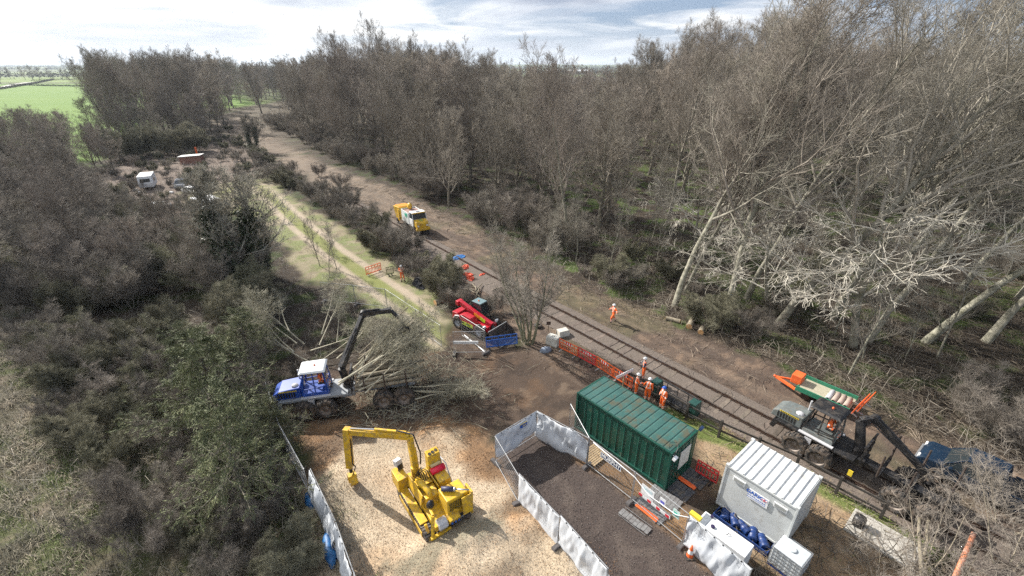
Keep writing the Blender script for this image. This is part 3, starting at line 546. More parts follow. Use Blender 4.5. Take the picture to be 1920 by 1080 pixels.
# ---------------------------------------------------------------- loose cover nobody could count
def strands(name, pts, hgt, wd, bend, m, kind_label, seed, flat=0.0):
    r_ = np.random.RandomState(seed); n = len(pts); z = ground_h(pts[:, 0], pts[:, 1]); b0 = np.c_[pts, z]
    az = r_.rand(n) * 6.28; h = hgt * r_.uniform(.5, 1.4, n); out = bend * h * r_.uniform(.3, 1.4, n); d = np.c_[np.cos(az), np.sin(az), az * 0]; up_ = np.array((0, 0, 1.0))
    p1 = b0 + d * out[:, None] * .35 + up_ * (h * .75 * (1 - flat))[:, None]; p2 = b0 + d * out[:, None] + up_ * (h * (1 - flat * 1.0) * r_.uniform(.4, 1.0, n))[:, None]
    sd_ = np.c_[-np.sin(az), np.cos(az), r_.randn(n) * .3] * wd
    V_ = np.stack([b0 - sd_, b0 + sd_, p1 + sd_ * .8, p1 - sd_ * .8, p2 + sd_ * .3, p2 - sd_ * .3], 1).reshape(-1, 3); i = np.arange(n)[:, None] * 6
    F_ = np.concatenate([i + np.array((0, 1, 2, 3)), i + np.array((3, 2, 4, 5))]); o = link(name, raw_mesh(name, V_, F_, m)); return tag(o, kind_label, kind='stuff')
def sticks(name, pts, lmin, lmax, r, m, seed, zoff=0.0, zr=.06, tag_=None):
    r_ = np.random.RandomState(seed); n = len(pts); z = ground_h(pts[:, 0], pts[:, 1]) + zoff + r_.rand(n) * zr; c = np.c_[pts, z]; az = r_.rand(n) * 6.28
    l = lmin * (lmax / lmin) ** r_.rand(n) / 2; d = np.c_[np.cos(az), np.sin(az), r_.randn(n) * .12]; mid = c + r_.randn(n, 3) * (l * .15)[:, None]; mid[:, 2] = np.maximum(mid[:, 2], z)
    P = np.stack([c - d * l[:, None], mid, c + d * l[:, None]], 1); R = (r * r_.uniform(.5, 1.6, n))[:, None] * np.array((1, .85, .6)); V_, F_ = tubes(P, R, 3)
    return tag(link(name, raw_mesh(name, V_, F_, m)), tag_, kind='stuff')
def sample(n, box, dens, seed):
    r_ = np.random.RandomState(seed); P = np.c_[r_.uniform(box[0], box[1], n), r_.uniform(box[2], box[3], n)]
    w_ = dens(P[:, 0], P[:, 1]); k = r_.rand(n) < w_
    return P[k]
view = lambda x, y: (np.abs(x) < 5 + y * 1.5) * 1.0
dL = lambda x, y: zones(x, y)['left'] * view(x, y)
strands('dead_grass', sample(130000, (-40, 0, 9, 32), lambda x, y: dL(x, y) * (.2 + .8 * sm(fbm(x, y, 1.3, 3, 31), .42, .6)), 1), .32, .010, 1.2, mat('dead_grass', (.34, .29, .215), .9, col2=(.13, .12, .085), scale=.7), 'matted dead grass over the rough ground at the lower left', 1)
strands('green_grass', sample(90000, (-40, 0, 9, 32), lambda x, y: dL(x, y) * sm(fbm(x, y, 1.6, 3, 41), .5, .6), 2), .20, .011, .8, mat('green_grass', (.13, .17, .05), .9, col2=(.07, .10, .03), scale=1.5), 'green grass tufts in the rough ground at the lower left', 2)
wb = lambda x, y: np.clip((1 - sm(np.abs(sdist(x, y, CLEAR) - .3), .3, 2.6)) * (.25 + .6 * sm(fbm(x, y, 3, 3, 71), .42, .6)) + zones(x, y)['clear'] * (.03 + .22 * sm(fbm(x, y, 2.2, 3, 51), .52, .64)), 0, 1) * clean(x, y)
clean = lambda x, y: (sdist(x, y, ROAD) < -.3) * (sdist(x, y, STRIP) < 0) * (sdist(x, y, CHIPS) < -.8) * (1 - .85 * zones(x, y)['yard'])
yb = lambda x, y: np.exp(-((x + 7) ** 2 + (y - 25) ** 2) / 11) * (sdist(x, y, CHIPS) < -1)
sticks('cut_branch_litter', sample(60000, (-30, 40, 10, 95), lambda x, y: wb(x, y) * view(x, y) * np.clip(45 / y, 0, 1), 3), .15, 1.3, .011, mat('pale_litter', (.42, .34, .26), .9, col2=(.20, .155, .12), scale=1.1), 4, tag_='pale cut branches and twigs strewn over the cleared strip')
sticks('dark_branch_litter', sample(46000, (-30, 45, 10, 80), lambda x, y: np.clip(wb(x, y) * .8 + yb(x, y), 0, 1) * view(x, y), 5), .2, 1.6, .012, mat('dark_litter', (.17, .13, .10), .9, col2=(.08, .065, .05), scale=1.1), 6, zr=.16, tag_='dark twigs strewn over the ground')
sticks('brash', sample(9000, (-12, 4, 18, 32), lambda x, y: yb(x, y), 7), .3, 1.8, .012, MATS['felled_twigs'], 8, zr=.3, tag_='tangled green-grey brash around the blue forwarder')
sticks('fallen_sticks', sample(40000, (10, 60, 12, 60), lambda x, y: (sdist(x, y, CLEAR) < 0) * .75 * view(x, y), 9), .3, 2.0, .015, mat('floor_litter', (.19, .155, .12), .9, col2=(.08, .068, .05), scale=1), 10, zr=.3, tag_='fallen sticks over the floor of the near wood')
def flakes(name, pts, s0, s1, m, seed, lb):
    r_ = np.random.RandomState(seed); n = len(pts); c = np.c_[pts, ground_h(pts[:, 0], pts[:, 1]) + .012 + r_.rand(n) * .02]; a = nrm(r_.randn(n, 3) * (1, 1, .35)); b_ = nrm(np.cross(a, r_.randn(n, 3) * (.4, .4, 1))); s = (s0 + (s1 - s0) * r_.rand(n) ** 2)[:, None]
    t_ = np.cross(a, b_) * s * .25
    q = [c - a * s, c - b_ * s * .5, c + a * s, c + b_ * s * .5]; V_ = np.stack([k - t_ for k in q] + [k + t_ for k in q], 1).reshape(-1, 3); i = np.arange(n)[:, None] * 8
    F_ = np.concatenate([i + np.array(k) for k in ((4, 5, 6, 7), (0, 1, 5, 4), (1, 2, 6, 5), (2, 3, 7, 6), (3, 0, 4, 7))]); return tag(link(name, raw_mesh(name, V_, F_, m)), lb, kind='stuff')
zc = lambda k: (lambda x, y: zones(x, y)[k])
flakes('wood_chips', sample(90000, (-14, 6, 10.5, 21), zc('chips'), 11), .006, .022, mat('pale_chip', (.66, .55, .41), .9, col2=(.40, .30, .19), scale=9), 12, 'pale fresh wood chips blanketing the working area')
flakes('bark_chips', sample(60000, (-14, 6, 10.5, 23), lambda x, y: zones(x, y)['chipr'] * (1 - .75 * zones(x, y)['chips']), 13), .01, .032, mat('brown_chip', (.46, .27, .14), .9, col2=(.16, .10, .065), scale=6), 14, 'brown bark chips around the pale chip patch')
flakes('gravel', sample(60000, (-2, 14, 10.5, 22), lambda x, y: zones(x, y)['road'] * .35 + zones(x, y)['strip'] * .3, 15), .01, .03, mat('gravel_stone', (.40, .36, .33), .9, col2=(.10, .08, .07), scale=11, lo=.45, hi=.7), 16, 'fine dark gravel with pale stones on the access road')
def dens_bal(x, y): return 1 - sm(pdist(x, y, [tuple(p) for p in CEN[::5]]), 1.4, 2.6)
flakes('ballast_stones', sample(220000, (-14, 27, 8, 62), lambda x, y: dens_bal(x, y) * view(x, y) * .8, 17), .02, .05, mat('ballast_stone', (.28, .235, .20), .9, col2=(.09, .075, .065), scale=7), 18, 'loose ballast stones along the railway track')
strands('verge_grass', sample(160000, (-50, 30, 10, 90), lambda x, y: np.clip((sdist(x, y, PATHV) > -1.5) * (pdist(x, y, PATH) > 1.7) * sm(fbm(x, y, 2.0, 3, 61), .42, .58) * .35 + sm(sdist(x, y, GP((1180, 745), (1330, 790), (1450, 850), (1600, 925), (1800, 1040), (1760, 1060), (1560, 945), (1420, 870), (1290, 810), (1170, 760))), -.3, .1) * .9 + zones(x, y)['straw'] * .25, 0, 1), 19), .16, .012, .9, mat('verge_blades', (.24, .26, .09), .9, col2=(.30, .23, .14), scale=.8), 'short rough grass on the verges of the track and the railway fence', 20)
strands('bramble', sample(22000, (-34, 32, 14, 60), lambda x, y: np.clip((sdist(x, y, CLEAR) < -.5) * (sdist(x, y, PATHV) < -.5) * (sdist(x, y, YARD) < 0) * (sdist(x, y, CHIPR) < -.5) * (sdist(x, y, ROAD) < -1) * (sdist(x, y, STRIP) < -.5) * (sdist(x, y, STRAW) < -.5) * .55 * view(x, y), 0, 1), 21), .8, .010, 1.3, twig_scrub, 'arching brambles and dead stems under the trees', 22)
strands('yard_undergrowth', sample(60000, (-130, -25, 48, 170), lambda x, y: np.clip((sdist(x, y, YDP) > -4) * .8 * sm(fbm(x, y, 6, 3, 91), .35, .5), 0, 1), 23), .9, .016, 1.1, mat('yard_stems', (.33, .28, .24), .9, col2=(.18, .15, .125), scale=.4), 'tangled pinkish-grey undergrowth of the far yard', 24)
sticks('far_branch_litter', sample(9000, (-140, 5, 50, 240), lambda x, y: zones(x, y)['clear'] * (.25 + .75 * (1 - sm(np.abs(sdist(x, y, CLEAR)), .5, 4))), 25), .8, 3.2, .03, MATS['pale_litter'], 26, zr=.15, tag_='pale branches strewn along the far end of the cleared strip')
# the wood carries on to the horizon as one mass
def far_wood(name, poly, sp, n, seed, s0, s1, lb):
    lod = [bare_tree(300 + i, 17, .3, .15, 14, .8, .13, (0, 0, 0), (6, 5, 0), lr=.5, tw=.05, lod=1) for i in range(3)]; r_ = np.random.RandomState(seed); parts = []
    for x, y in scatter(poly, sp, n, seed):
        T_, W_ = lod[r_.randint(3)]; V_, F_ = cat([T_, W_]); a = r_.rand() * 6.28; s = r_.uniform(s0, s1); c_, s_ = math.cos(a) * s, math.sin(a) * s
        parts.append((np.c_[V_[:, 0] * c_ - V_[:, 1] * s_ + x, V_[:, 0] * s_ + V_[:, 1] * c_ + y, V_[:, 2] * s], F_))
    tag(link(name, raw_mesh(name, *cat(parts), mat('far_twigs', (.30, .255, .22), 1, col2=(.19, .165, .145), scale=.06))), lb, kind='stuff')
far_wood('wood_beyond', [(-55, 195), (-150, 330), (-60, 420), (120, 330), (230, 200), (150, 90), (105, 75), (92, 165)], 9, 190, 5, .85, 1.15, 'brown mass of the wood carrying on beyond the nearer trees')
far_wood('wood_beyond_left', [(-170, 330), (-150, 215), (-130, 215), (-175, 420), (-260, 560), (-300, 560)], 10, 60, 6, .9, 1.2, 'brown mass of trees at the far left end of the cleared strip')
# distant land
far_m = mat('distant_wood', (.075, .075, .06), 1, col2=(.05, .05, .045), scale=.02)
def clump(name, x0, x1, y, h, n, lb, seed, dep=30):
    r_ = np.random.RandomState(seed); c = np.c_[r_.uniform(x0, x1, n), y + r_.uniform(-dep, dep, n), np.zeros(n)]; c[:, 2] = h * (.35 + .55 * r_.rand(n) * vn(c[:, 0], c[:, 1], h * 2.5))
    V_, F_ = leaf_cloud(r_, c, (h * .22, h * .22, h * .16), 14, h * .10); return tag(link(name, raw_mesh(name, V_, F_, far_m)), lb, kind='stuff')
for k, (x0, x1, y, h, n) in enumerate(((-2400, -420, 900, 14, 900), (-1500, -330, 660, 9, 0), (-4200, 4200, 2600, 22, 2600), (-6000, 6500, 4200, 34, 3200), (100, 1500, 520, 11, 900), (150, 1600, 800, 14, 900), (-300, -60, 600, 12, 260), (-200, 900, 1300, 14, 800))):
    if n: clump('distant_woodland', x0, x1, y, h, n, 'far-off dark belt of woodland on the horizon', 200 + k)
def hedge(pts, h, lb, seed):
    Q = resample(pts, 2.5) if len(pts) > 2 else np.array([np.array(pts[0]) + (np.array(pts[1]) - np.array(pts[0])) * s for s in np.linspace(0, 1, int(np.hypot(*(np.array(pts[1]) - np.array(pts[0]))) / 2.5))])
    r_ = np.random.RandomState(seed); V_, F_ = leaf_cloud(r_, np.c_[Q, np.full(len(Q), h * .5)], (1.0, 1.0, h * .28), 26, .45); o = link('hedge', raw_mesh('hedge', V_, F_, mat('hedge_twigs', (.10, .095, .06), 1, col2=(.06, .055, .04), scale=.2))); return tag(o, lb, 'hedge', 'field hedges')
hedge([gp2(20, 160), gp2(165, 163)], 1.8, 'dark hedge between the two nearest green fields', 1)
hedge([gp2(60, 152), gp2(175, 149)], 2.2, 'hedge beyond the smaller far field', 2)
hedge([gp2(0, 168), gp2(60, 158), gp2(100, 150)], 1.8, 'hedge along the pale lane at the far left', 3)
lane = MB(); la = [gp2(-30, 172), gp2(20, 159), gp2(48, 155), gp2(90, 152)]; lane.sheet([[(a - 3, b_, .15), (a + 3, b_ + 3, .15)] for a, b_ in la]); tag(lane.build('lane', mat('lane_tarmac', (.42, .40, .38), .9)), kind='structure')
for i, (u, v, s) in enumerate(((2, 158, 1.1), (48, 150, .9), (62, 150, 1.0), (75, 149, .9), (96, 148, .8), (118, 149, .75), (128, 147, .7), (140, 148, .8), (20, 148, .9))):
    x, y = gp2(u, v); put('broad', x, y, s * 1.15, 'dark distant tree standing by the far field hedge', 'distant trees by the far fields')
# ---------------------------------------------------------------- paints and metals
DIRT = (.13, .10, .075)
yel = mat('yellow_paint', (.72, .45, .02), .45, col2=(.60, .35, .015), scale=2, dirt=((.20, .15, .09), 5, .46, .6)); blk = mat('black_steel', (.035, .035, .038), .45, .3, col2=(.02, .02, .022), scale=4, dirt=((.12, .10, .08), 4, .5, .5))
steel = mat('galvanised_steel', (.52, .53, .54), .45, .7, col2=(.36, .37, .38), scale=6); rubber = mat('rubber', (.035, .033, .032), .85, col2=(.02, .02, .02), scale=9, dirt=((.16, .12, .09), 4, .45, .7), bump=.4)
rim_m = mat('dusty_rim', (.27, .23, .2), .6, .2, col2=(.15, .12, .10), scale=8); glass = mat('dark_glass', (.02, .03, .035), .06, col2=(.03, .035, .04), spec=.9)
wht = mat('white_paint', (.74, .75, .76), .45, col2=(.66, .67, .68), scale=2, dirt=((.34, .31, .27), 3, .56, .4)); red = mat('red_paint', (.48, .012, .03), .38, col2=(.34, .01, .02), scale=3, dirt=(DIRT, 6, .58, .4))
org = mat('orange_plastic', (.80, .15, .035), .5, col2=(.66, .11, .03), scale=4, dirt=((.3, .12, .06), 7, .58, .5)); redp = mat('red_plastic', (.62, .04, .04), .5, col2=(.5, .03, .03), scale=4)
blup = mat('blue_plastic', (.010, .038, .15), .45, col2=(.008, .03, .13), scale=3, dirt=(DIRT, 5, .6, .3)); grn = mat('green_container_paint', (.0055, .064, .045), .42, col2=(.004, .047, .034), scale=1.2, dirt=((.07, .075, .05), 2.4, .56, .5))
grnr = mat('green_roof_paint', (.044, .118, .105), .5, col2=(.026, .082, .073), scale=.9, dirt=((.085, .075, .045), 1.3, .50, .85)); conc = mat('concrete', (.46, .44, .40), .9, col2=(.30, .28, .25), scale=3, bump=.4)
navy = mat('navy_paint', (.006, .022, .048), .4, col2=(.005, .016, .035), scale=1.5, dirt=((.10, .09, .07), 3, .55, .4)); bluepaint = mat('blue_paint', (.015, .07, .36), .4, col2=(.01, .05, .27), scale=3, dirt=(DIRT, 5, .55, .5))
greyp = mat('grey_paint', (.15, .17, .17), .45, col2=(.10, .115, .115), scale=3, dirt=(DIRT, 4, .5, .6)); sheet_m = mat('white_sheeting', (.62, .65, .69), .55, col2=(.50, .53, .58), scale=1.4, dirt=((.40, .34, .27), 1.6, .60, .35)); timb = mat('pale_timber', (.46, .34, .20), .85, col2=(.3, .21, .12), scale=5); dtimb = mat('dark_timber', (.055, .048, .042), .85, col2=(.03, .027, .024), scale=5)
cream = mat('cabin_paint', (.50, .52, .52), .5, col2=(.43, .45, .45), scale=1.2, dirt=((.27, .24, .2), 2.0, .53, .45)); creamr = mat('cabin_roof_paint', (.62, .63, .63), .5, col2=(.52, .53, .53), scale=1.2, dirt=((.32, .29, .24), 2.2, .52, .5)); matm = mat('rubber_matting', (.085, .088, .10), .8, col2=(.05, .05, .06), scale=7, dirt=((.16, .12, .08), 4, .5, .6))
signw = mat('sign_white', (.78, .79, .80), .5); signblu = mat('sign_navy', (.012, .03, .09), .5); signr = mat('sign_red', (.65, .02, .04), .5); signg = mat('sign_green', (.03, .42, .32), .5); yellow_s = mat('sign_yellow', (.8, .6, .05), .5)
TA = math.atan2(TD[1], TD[0])
def V3(p): return Vector(p)
def on(o, x, y, z=None, rz=0): o.location = (x, y, hz(x, y) if z is None else z); o.rotation_euler = (0, 0, rz); return o
def corr(a, b, n, up, depth, out, duty=.5):
    """corrugated sheet points from a to b (n ribs), up vector, outward vector: two rows"""
    a, b, up, out = map(Vector, (a, b, up, out)); r0 = []
    for i in range(n):
        for f_, d in ((0, 0), (.12, depth), (duty, depth), (duty + .12, 0)): r0.append(a + (b - a) * ((i + f_) / n) + out * d)
    r0.append(b); return [r0, [p + up for p in r0]]
# green container
c = gp2; q = [gp(1077, 733, 2.59), gp(1134, 705, 2.59), gp(1315.5, 811, 2.59), gp(1259, 850, 2.59)]; cx = sum(p[0] for p in q) / 4; cyy = sum(p[1] for p in q) / 4
T = thing('shipping_container', 'dark green corrugated steel container with stained roof, beside the railway fence', 'container', (cx, cyy, 0), rad(-49.2))
Lc, Wc, Hc = 3.08, 1.22, 2.59
m = MB()
for s_ in (-1, 1):
    for y_ in (-Wc, Wc): m.box((s_ * (Lc - .06), y_ * (1 - .05), Hc / 2), (.14, .14, Hc))
    m.box((s_ * (Lc - .05), 0, .1), (.12, 2 * Wc - .3, .16)); m.box((s_ * (Lc - .05), 0, Hc - .06), (.12, 2 * Wc - .3, .12))
for y_ in (-Wc, Wc): m.box((0, y_ * .96, .1), (2 * Lc - .28, .1, .17)); m.box((0, y_ * .96, Hc - .05), (2 * Lc - .28, .1, .1))
fr = m.build('frame', grn, T, .01)
for y_ in (-1, 1):
    m = MB(); m.sheet(corr((-Lc + .13, y_ * (Wc - .09), .18), (Lc - .13, y_ * (Wc - .09), .18), 13, (0, 0, Hc - .26), .035, (0, y_, 0), .12)); m.build('side_panel', grn, T, solid=.01)
m = MB(); m.sheet(corr((-Lc + .1, -Wc + .08, Hc - .02), (Lc - .1, -Wc + .08, Hc - .02), 14, (0, 2 * Wc - .16, 0), .03, (0, 0, 1), .84)); m.build('roof', grnr, T, solid=.01)
m = MB(); m.sheet(corr((-Lc + .02, -Wc + .1, .18), (-Lc + .02, Wc - .1, .18), 6, (0, 0, Hc - .28), -.03, (-1, 0, 0), .5)); m.build('end_panel', grn, T, solid=.01)
for y_ in (-1, 1):
    m = MB(); m.box((Lc + .005, y_ * .56, 1.33), (.05, 1.08, 2.22)); d_ = m.build('door', grn, T, .01)
    m = MB()
    for k in (.2, .42): m.tube([(Lc + .05, y_ * k * 1.8, .22), (Lc + .05, y_ * k * 1.8, 2.45)], .016, 6)
    m.box((Lc + .06, y_ * .5, 1.05), (.03, .3, .04)); m.build('locking_bar', grn, d_)
m = MB(); m.box((Lc + .075, .05, 1.62), (.03, .95, 1.15)); m.build('notice_board', mat('old_board', (.55, .55, .52), .7, col2=(.40, .40, .38), scale=6), T)
for (x_, y_, lb, mm) in ((Lc + .08, -Wc + .12, 'white floodlight at the container corner', signw), (Lc + .04, Wc + .1, 'dark blue floodlight at the far container corner', mat('dark_blue_lamp', (.02, .04, .10), .5))):
    m = MB(); m.box((x_ + .05, y_, Hc - .28 if y_ < 0 else Hc + .14), (.16, .24, .2), (0, .3, 0)); m.tube([(x_ - .1, y_, Hc - .15), (x_ + .03, y_, Hc - .2 if y_ < 0 else Hc + .12)], .02, 6); o = m.build('floodlight', mm, T, .01); o['label'] = lb
m = MB(); m.tube([(Lc - .3, -Wc + .2, Hc + .03), (Lc - .45, -Wc + .5, Hc + .12), (Lc - .2, -Wc + .75, Hc + .1), (Lc + .02, -Wc + .45, Hc + .06), (Lc + .07, -Wc + .15, Hc - .1)], .012, 5); m.tube([(Lc + .07, -Wc + .12, 2.3), (Lc + .07, -Wc + .14, .3)], .012, 5); m.build('cable', blk, T)
# welfare cabin
q = [gp(1360, 869, 2.9), gp(1412.8, 823, 2.9), gp(1546, 895, 2.9), gp(1494.7, 953.6, 2.9)]; cx = sum(p[0] for p in q) / 4; cyy = sum(p[1] for p in q) / 4
T = thing('welfare_cabin', 'pale grey portable cabin with ribbed white roof and blue lettered sign', 'cabin', (cx, cyy, 0), rad(-50.2)); Lc, Wc = 1.58, 1.3; z0, z1 = .32, 2.86
m = MB(); m.box((0, 0, (z0 + z1) / 2), (2 * Lc - .06, 2 * Wc - .06, z1 - z0 - .04)); m.build('wall', cream, T, .01)
m = MB()
for s_ in (-1, 1):
    for y_ in (-1, 1): m.box((s_ * (Lc - .04), y_ * (Wc - .04), (z0 + z1) / 2), (.09, .09, z1 - z0)); m.box((s_ * (Lc - .07), y_ * (Wc - .07), z1 + .03), (.16, .16, .07))
for y_ in (-1, 1): m.box((0, y_ * (Wc - .015), z0 + .05), (2 * Lc - .16, .04, .1)); m.box((0, y_ * (Wc - .015), z1 - .04), (2 * Lc - .16, .04, .09))
m.build('frame', cream, T, .01)
m = MB(); m.sheet(corr((-Lc + .08, -Wc + .03, z1 + .0), (Lc - .08, -Wc + .03, z1 + .0), 9, (0, 2 * Wc - .06, 0), .055, (0, 0, 1), .22)); m.build('roof', creamr, T, solid=.012)
for x_ in (-.85, .95):
    m = MB(); m.box((x_, -Wc - .012, 2.42), (.56, .05, .26)); w_ = m.build('window', signw, T, .006); m = MB(); m.box((x_, -Wc - .04, 2.42), (.46, .02, .17)); m.build('pane', mat('frosted_glass', (.30, .31, .30), .3), w_)
m = MB(); m.box((.06, -Wc - .012, 2.15), (.86, .03, .52)); sg = m.build('sign', signw, T); sg['label'] = 'white sign with bold blue lettering and a small flag'
mat('sign_blue', (.02, .10, .42), .5); text_mesh('GARIC', .25, MATS['sign_blue'], sg, frame_m((-.10, -Wc - .03, 2.26), (1, 0, 0), (0, 0, 1)), bold=.010)
m = MB()
for k in range(9): m.box((-.36 + k * .09, -Wc - .03, 2.085 if k < 4 else 2.06), (.055, .006, .05))
for k in range(11): m.box((-.38 + k * .076, -Wc - .03, 1.965), (.05, .006, .03))
m.build('small_print', MATS['sign_blue'], sg)
m = MB(); m.mi = 0; m.box((.31, -Wc - .03, 2.27), (.24, .012, .16)); m.mi = 1; m.bar((.22, -Wc - .037, 2.2), (.44, -Wc - .037, 2.34), .035, .004, (0, 1, 0)); m.bar((.22, -Wc - .037, 2.34), (.44, -Wc - .037, 2.2), .035, .004, (0, 1, 0)); m.box((.31, -Wc - .042, 2.27), (.24, .006, .05)); m.box((.31, -Wc - .042, 2.27), (.05, .008, .16)); m.mi = 2; m.box((.31, -Wc - .047, 2.27), (.24, .004, .028)); m.box((.31, -Wc - .047, 2.27), (.03, .006, .16)); m.build('flag_emblem', [MATS['sign_blue'], signw, signr], sg)
m = MB()
for x_ in (-1.35, 1.35):
    for y_ in (-1.1, 1.1): m.box((x_, y_, .15), (.2, .2, .34)); m.tube([(x_, y_, 0), (x_, y_, .4)], .05, 8)
m.build('jack_leg', blk, T)
# low white generator, IBC, blue tray with drums
def topbox(uvs, z):
    P = [Vector(gp(u, v, z)) for u, v in uvs]; c_ = (P[0] + P[2]) / 2; a = P[1] - P[0]; return c_, a.length, (P[2] - P[1]).length, math.atan2(a.y, a.x)
c_, l, w_, a = topbox(((1313, 983), (1385, 1036), (1406, 1016), (1332, 965)), 1.25); l = max(l, 2.2)
T = thing('generator', 'low white box generator behind the white sheeted fence', 'generator', (c_.x, c_.y, 0), a)
m = MB(); m.box((0, 0, .68), (l, w_, 1.1)); m.build('housing', wht, T, .02)
m = MB(); m.box((-l / 2 + .22, 0, 1.245), (.3, w_ * .8, .02)); 
for k in range(7): m.box((-l / 2 + .1 + k * .04, 0, 1.262), (.012, w_ * .76, .012))
m.build('grille', mat('grille_grey', (.42, .45, .48), .5, .3), T)
m = MB(); m.lathe([(.0, 1.25), (.09, 1.25), (.09, 1.31), (0, 1.32)], 12, 'z', (-l / 2 + .62, -.12, 0)); m.lathe([(.0, 1.25), (.07, 1.25), (.07, 1.33), (0, 1.34)], 12, 'z', (-l / 2 + .35, w_ * .38, 0)); m.build('exhaust_cap', mat('dark_cap', (.03, .02, .07), .5), T)
m = MB(); m.tube([(.1, -.05, 1.26), (.15, .05, 1.33), (.25, .08, 1.27)], .018, 6); m.build('lifting_eye', blk, T); m = MB(); m.box((0, 0, .07), (l - .1, w_ - .1, .13)); m.build('skid', blk, T)
c_, l, w_, a = topbox(((1454, 1022), (1500, 1056), (1520, 1040), (1478, 1006)), 1.15)
T = thing('ibc_tank', 'caged translucent water tank standing beside the cabin corner', 'water tank', (c_.x, c_.y, 0), a)
m = MB(); m.box((0, 0, .65), (1.14, .94, .98)); m.lathe([(0, 1.14), (.16, 1.14), (.16, 1.2), (0, 1.2)], 12, 'z'); m.build('bottle', mat('cloudy_plastic', (.50, .53, .55), .4, col2=(.4, .43, .45)), T, .05)
m = MB()
for z_ in (.2, .4, .6, .8, 1.0, 1.14):
    for s_ in (-1, 1): m.bar((-.6, s_ * .5, z_), (.6, s_ * .5, z_), .025); m.bar((s_ * .6, -.5, z_), (s_ * .6, .5, z_), .025)
for k in range(6):
    for s_ in (-1, 1): m.bar((-.6 + k * .24, s_ * .5, .15), (-.6 + k * .24, s_ * .5, 1.15), .022)
for k in range(1, 4):
    for s_ in (-1, 1): m.bar((s_ * .6, -.5 + k * .25, .15), (s_ * .6, -.5 + k * .25, 1.15), .022)
m.build('cage', steel, T); m = MB()
for y_ in (-.45, 0, .45): m.box((0, y_, .07), (1.2, .1, .12))
m.box((0, 0, .14), (1.2, 1.0, .02)); m.build('pallet_base', blup, T)
a0, a1 = Vector(gp(1352, 958, .3)), Vector(gp(1440, 1022, .3)); d = (a1 - a0); an = math.atan2(d.y, d.x)
T = thing('spill_tray', 'long dark blue plastic spill tray in the gap under the cabin wall', 'spill tray', ((a0.x + a1.x) / 2, (a0.y + a1.y) / 2, 0), an)
m = MB(); ll = d.length + .3; m.box((0, 0, .04), (ll, .8, .07))
for s_ in (-1, 1): m.box((0, s_ * .4, .17), (ll, .05, .32)); m.box((s_ * ll / 2, 0, .17), (.05, .84, .32))
m.build('tray', blup, T, .02)
dr0 = None
for k, lb in enumerate(('blue drum at the generator end of the spill tray', 'second blue drum from the generator end of the spill tray', 'blue drum at the middle of the spill tray', 'blue drum lying fourth along the spill tray', 'blue drum at the tank end of the spill tray')):
    pos = a0.lerp(a1, .1 + k * .2); 
    if k == 0:
        m = MB(); m.lathe([(0, -.3), (.19, -.3), (.2, -.27), (.2, -.1), (.21, -.09), (.2, -.08), (.2, .1), (.21, .11), (.2, .12), (.2, .27), (.19, .3), (0, .3)], 14, 'y'); dr0 = m.build('plastic_drum', blup, smooth=True); tag(dr0, lb, 'drum', 'blue drums in the spill tray'); o = dr0
    else: o = dup(dr0, (0, 0, 0), 0, lb)
    o.location = (pos.x, pos.y, .29); o.rotation_euler = (0, 0, an + rad(20 + 25 * (k % 3)))
# Heras fencing
def panel_bm(Lp, H_=2.0):
    m = MB(); m.tube([(0, 0, .12), (0, 0, H_)], .021, 6); m.tube([(Lp, 0, .12), (Lp, 0, H_)], .021, 6); m.tube([(0, 0, H_ - .02), (Lp, 0, H_ - .02)], .019, 6); m.tube([(0, 0, .2), (Lp, 0, .2)], .019, 6); return m
def mesh_bm(Lp, H_=2.0):
    m = MB(); n = int(Lp / .11)
    for k in range(1, n): m.bar((Lp * k / n, 0, .2), (Lp * k / n, 0, H_), .005)
    for k in range(1, 8): m.bar((0, 0, .2 + k * .225), (Lp, 0, .2 + k * .225), .005)
    return m
foot0 = None
def fence_foot(x, y, rz, lb):
    global foot0
    if foot0 is None:
        m = MB(); m.box((0, 0, .07), (.72, .24, .14), taper=(.9, .85)); m.box((-.2, 0, .143), (.2, .16, .012)); m.box((.2, 0, .143), (.2, .16, .012)); foot0 = m.build('fence_foot', mat('recycled_rubber_block', (.11, .10, .10), .85, col2=(.06, .055, .055), scale=8), None, .012); tag(foot0, lb, 'fence foot', 'rubber feet of the temporary fencing'); o = foot0
    else: o = dup(foot0, (0, 0, 0), 0, lb, 'rubber feet of the temporary fencing')
    return on(o, x, y, None, rz)
rgs = np.random.RandomState(9)
def wave(Lp, za, zb, amp=.05, nx=56, nz=20, sag=0.0, ph=0.0, droop=None):
    rows = []
    for j in range(nz + 1):
        f = j / nz; row = []
        for i in range(nx + 1):
            s_ = i / nx; top = zb - sag * math.sin(math.pi * s_) - (droop(s_) if droop else 0); bot = za + .12 * math.sin(s_ * 5 + ph) + .06 * math.sin(s_ * 17 + ph * 3); z = bot + (top - bot) * f
            y_ = -.045 + amp * 1.5 * ((vn(np.array([s_ * Lp * 1.6 + f * 1.3]), np.array([f * 2 + ph * 9]), 1.0)[0] - .5) + .42 * (vn(np.array([s_ * Lp * 5 - f * 2]), np.array([f * 2.2 + ph * 5]), 1.0)[0] - .5) + .12 * (vn(np.array([s_ * Lp * 11]), np.array([f * 7 + ph]), 1.0)[0] - .5)) * math.sin(math.pi * min(max(f, .02), .98)) ** .4
            row.append((s_ * Lp, y_, z))
        rows.append(row)
    return rows
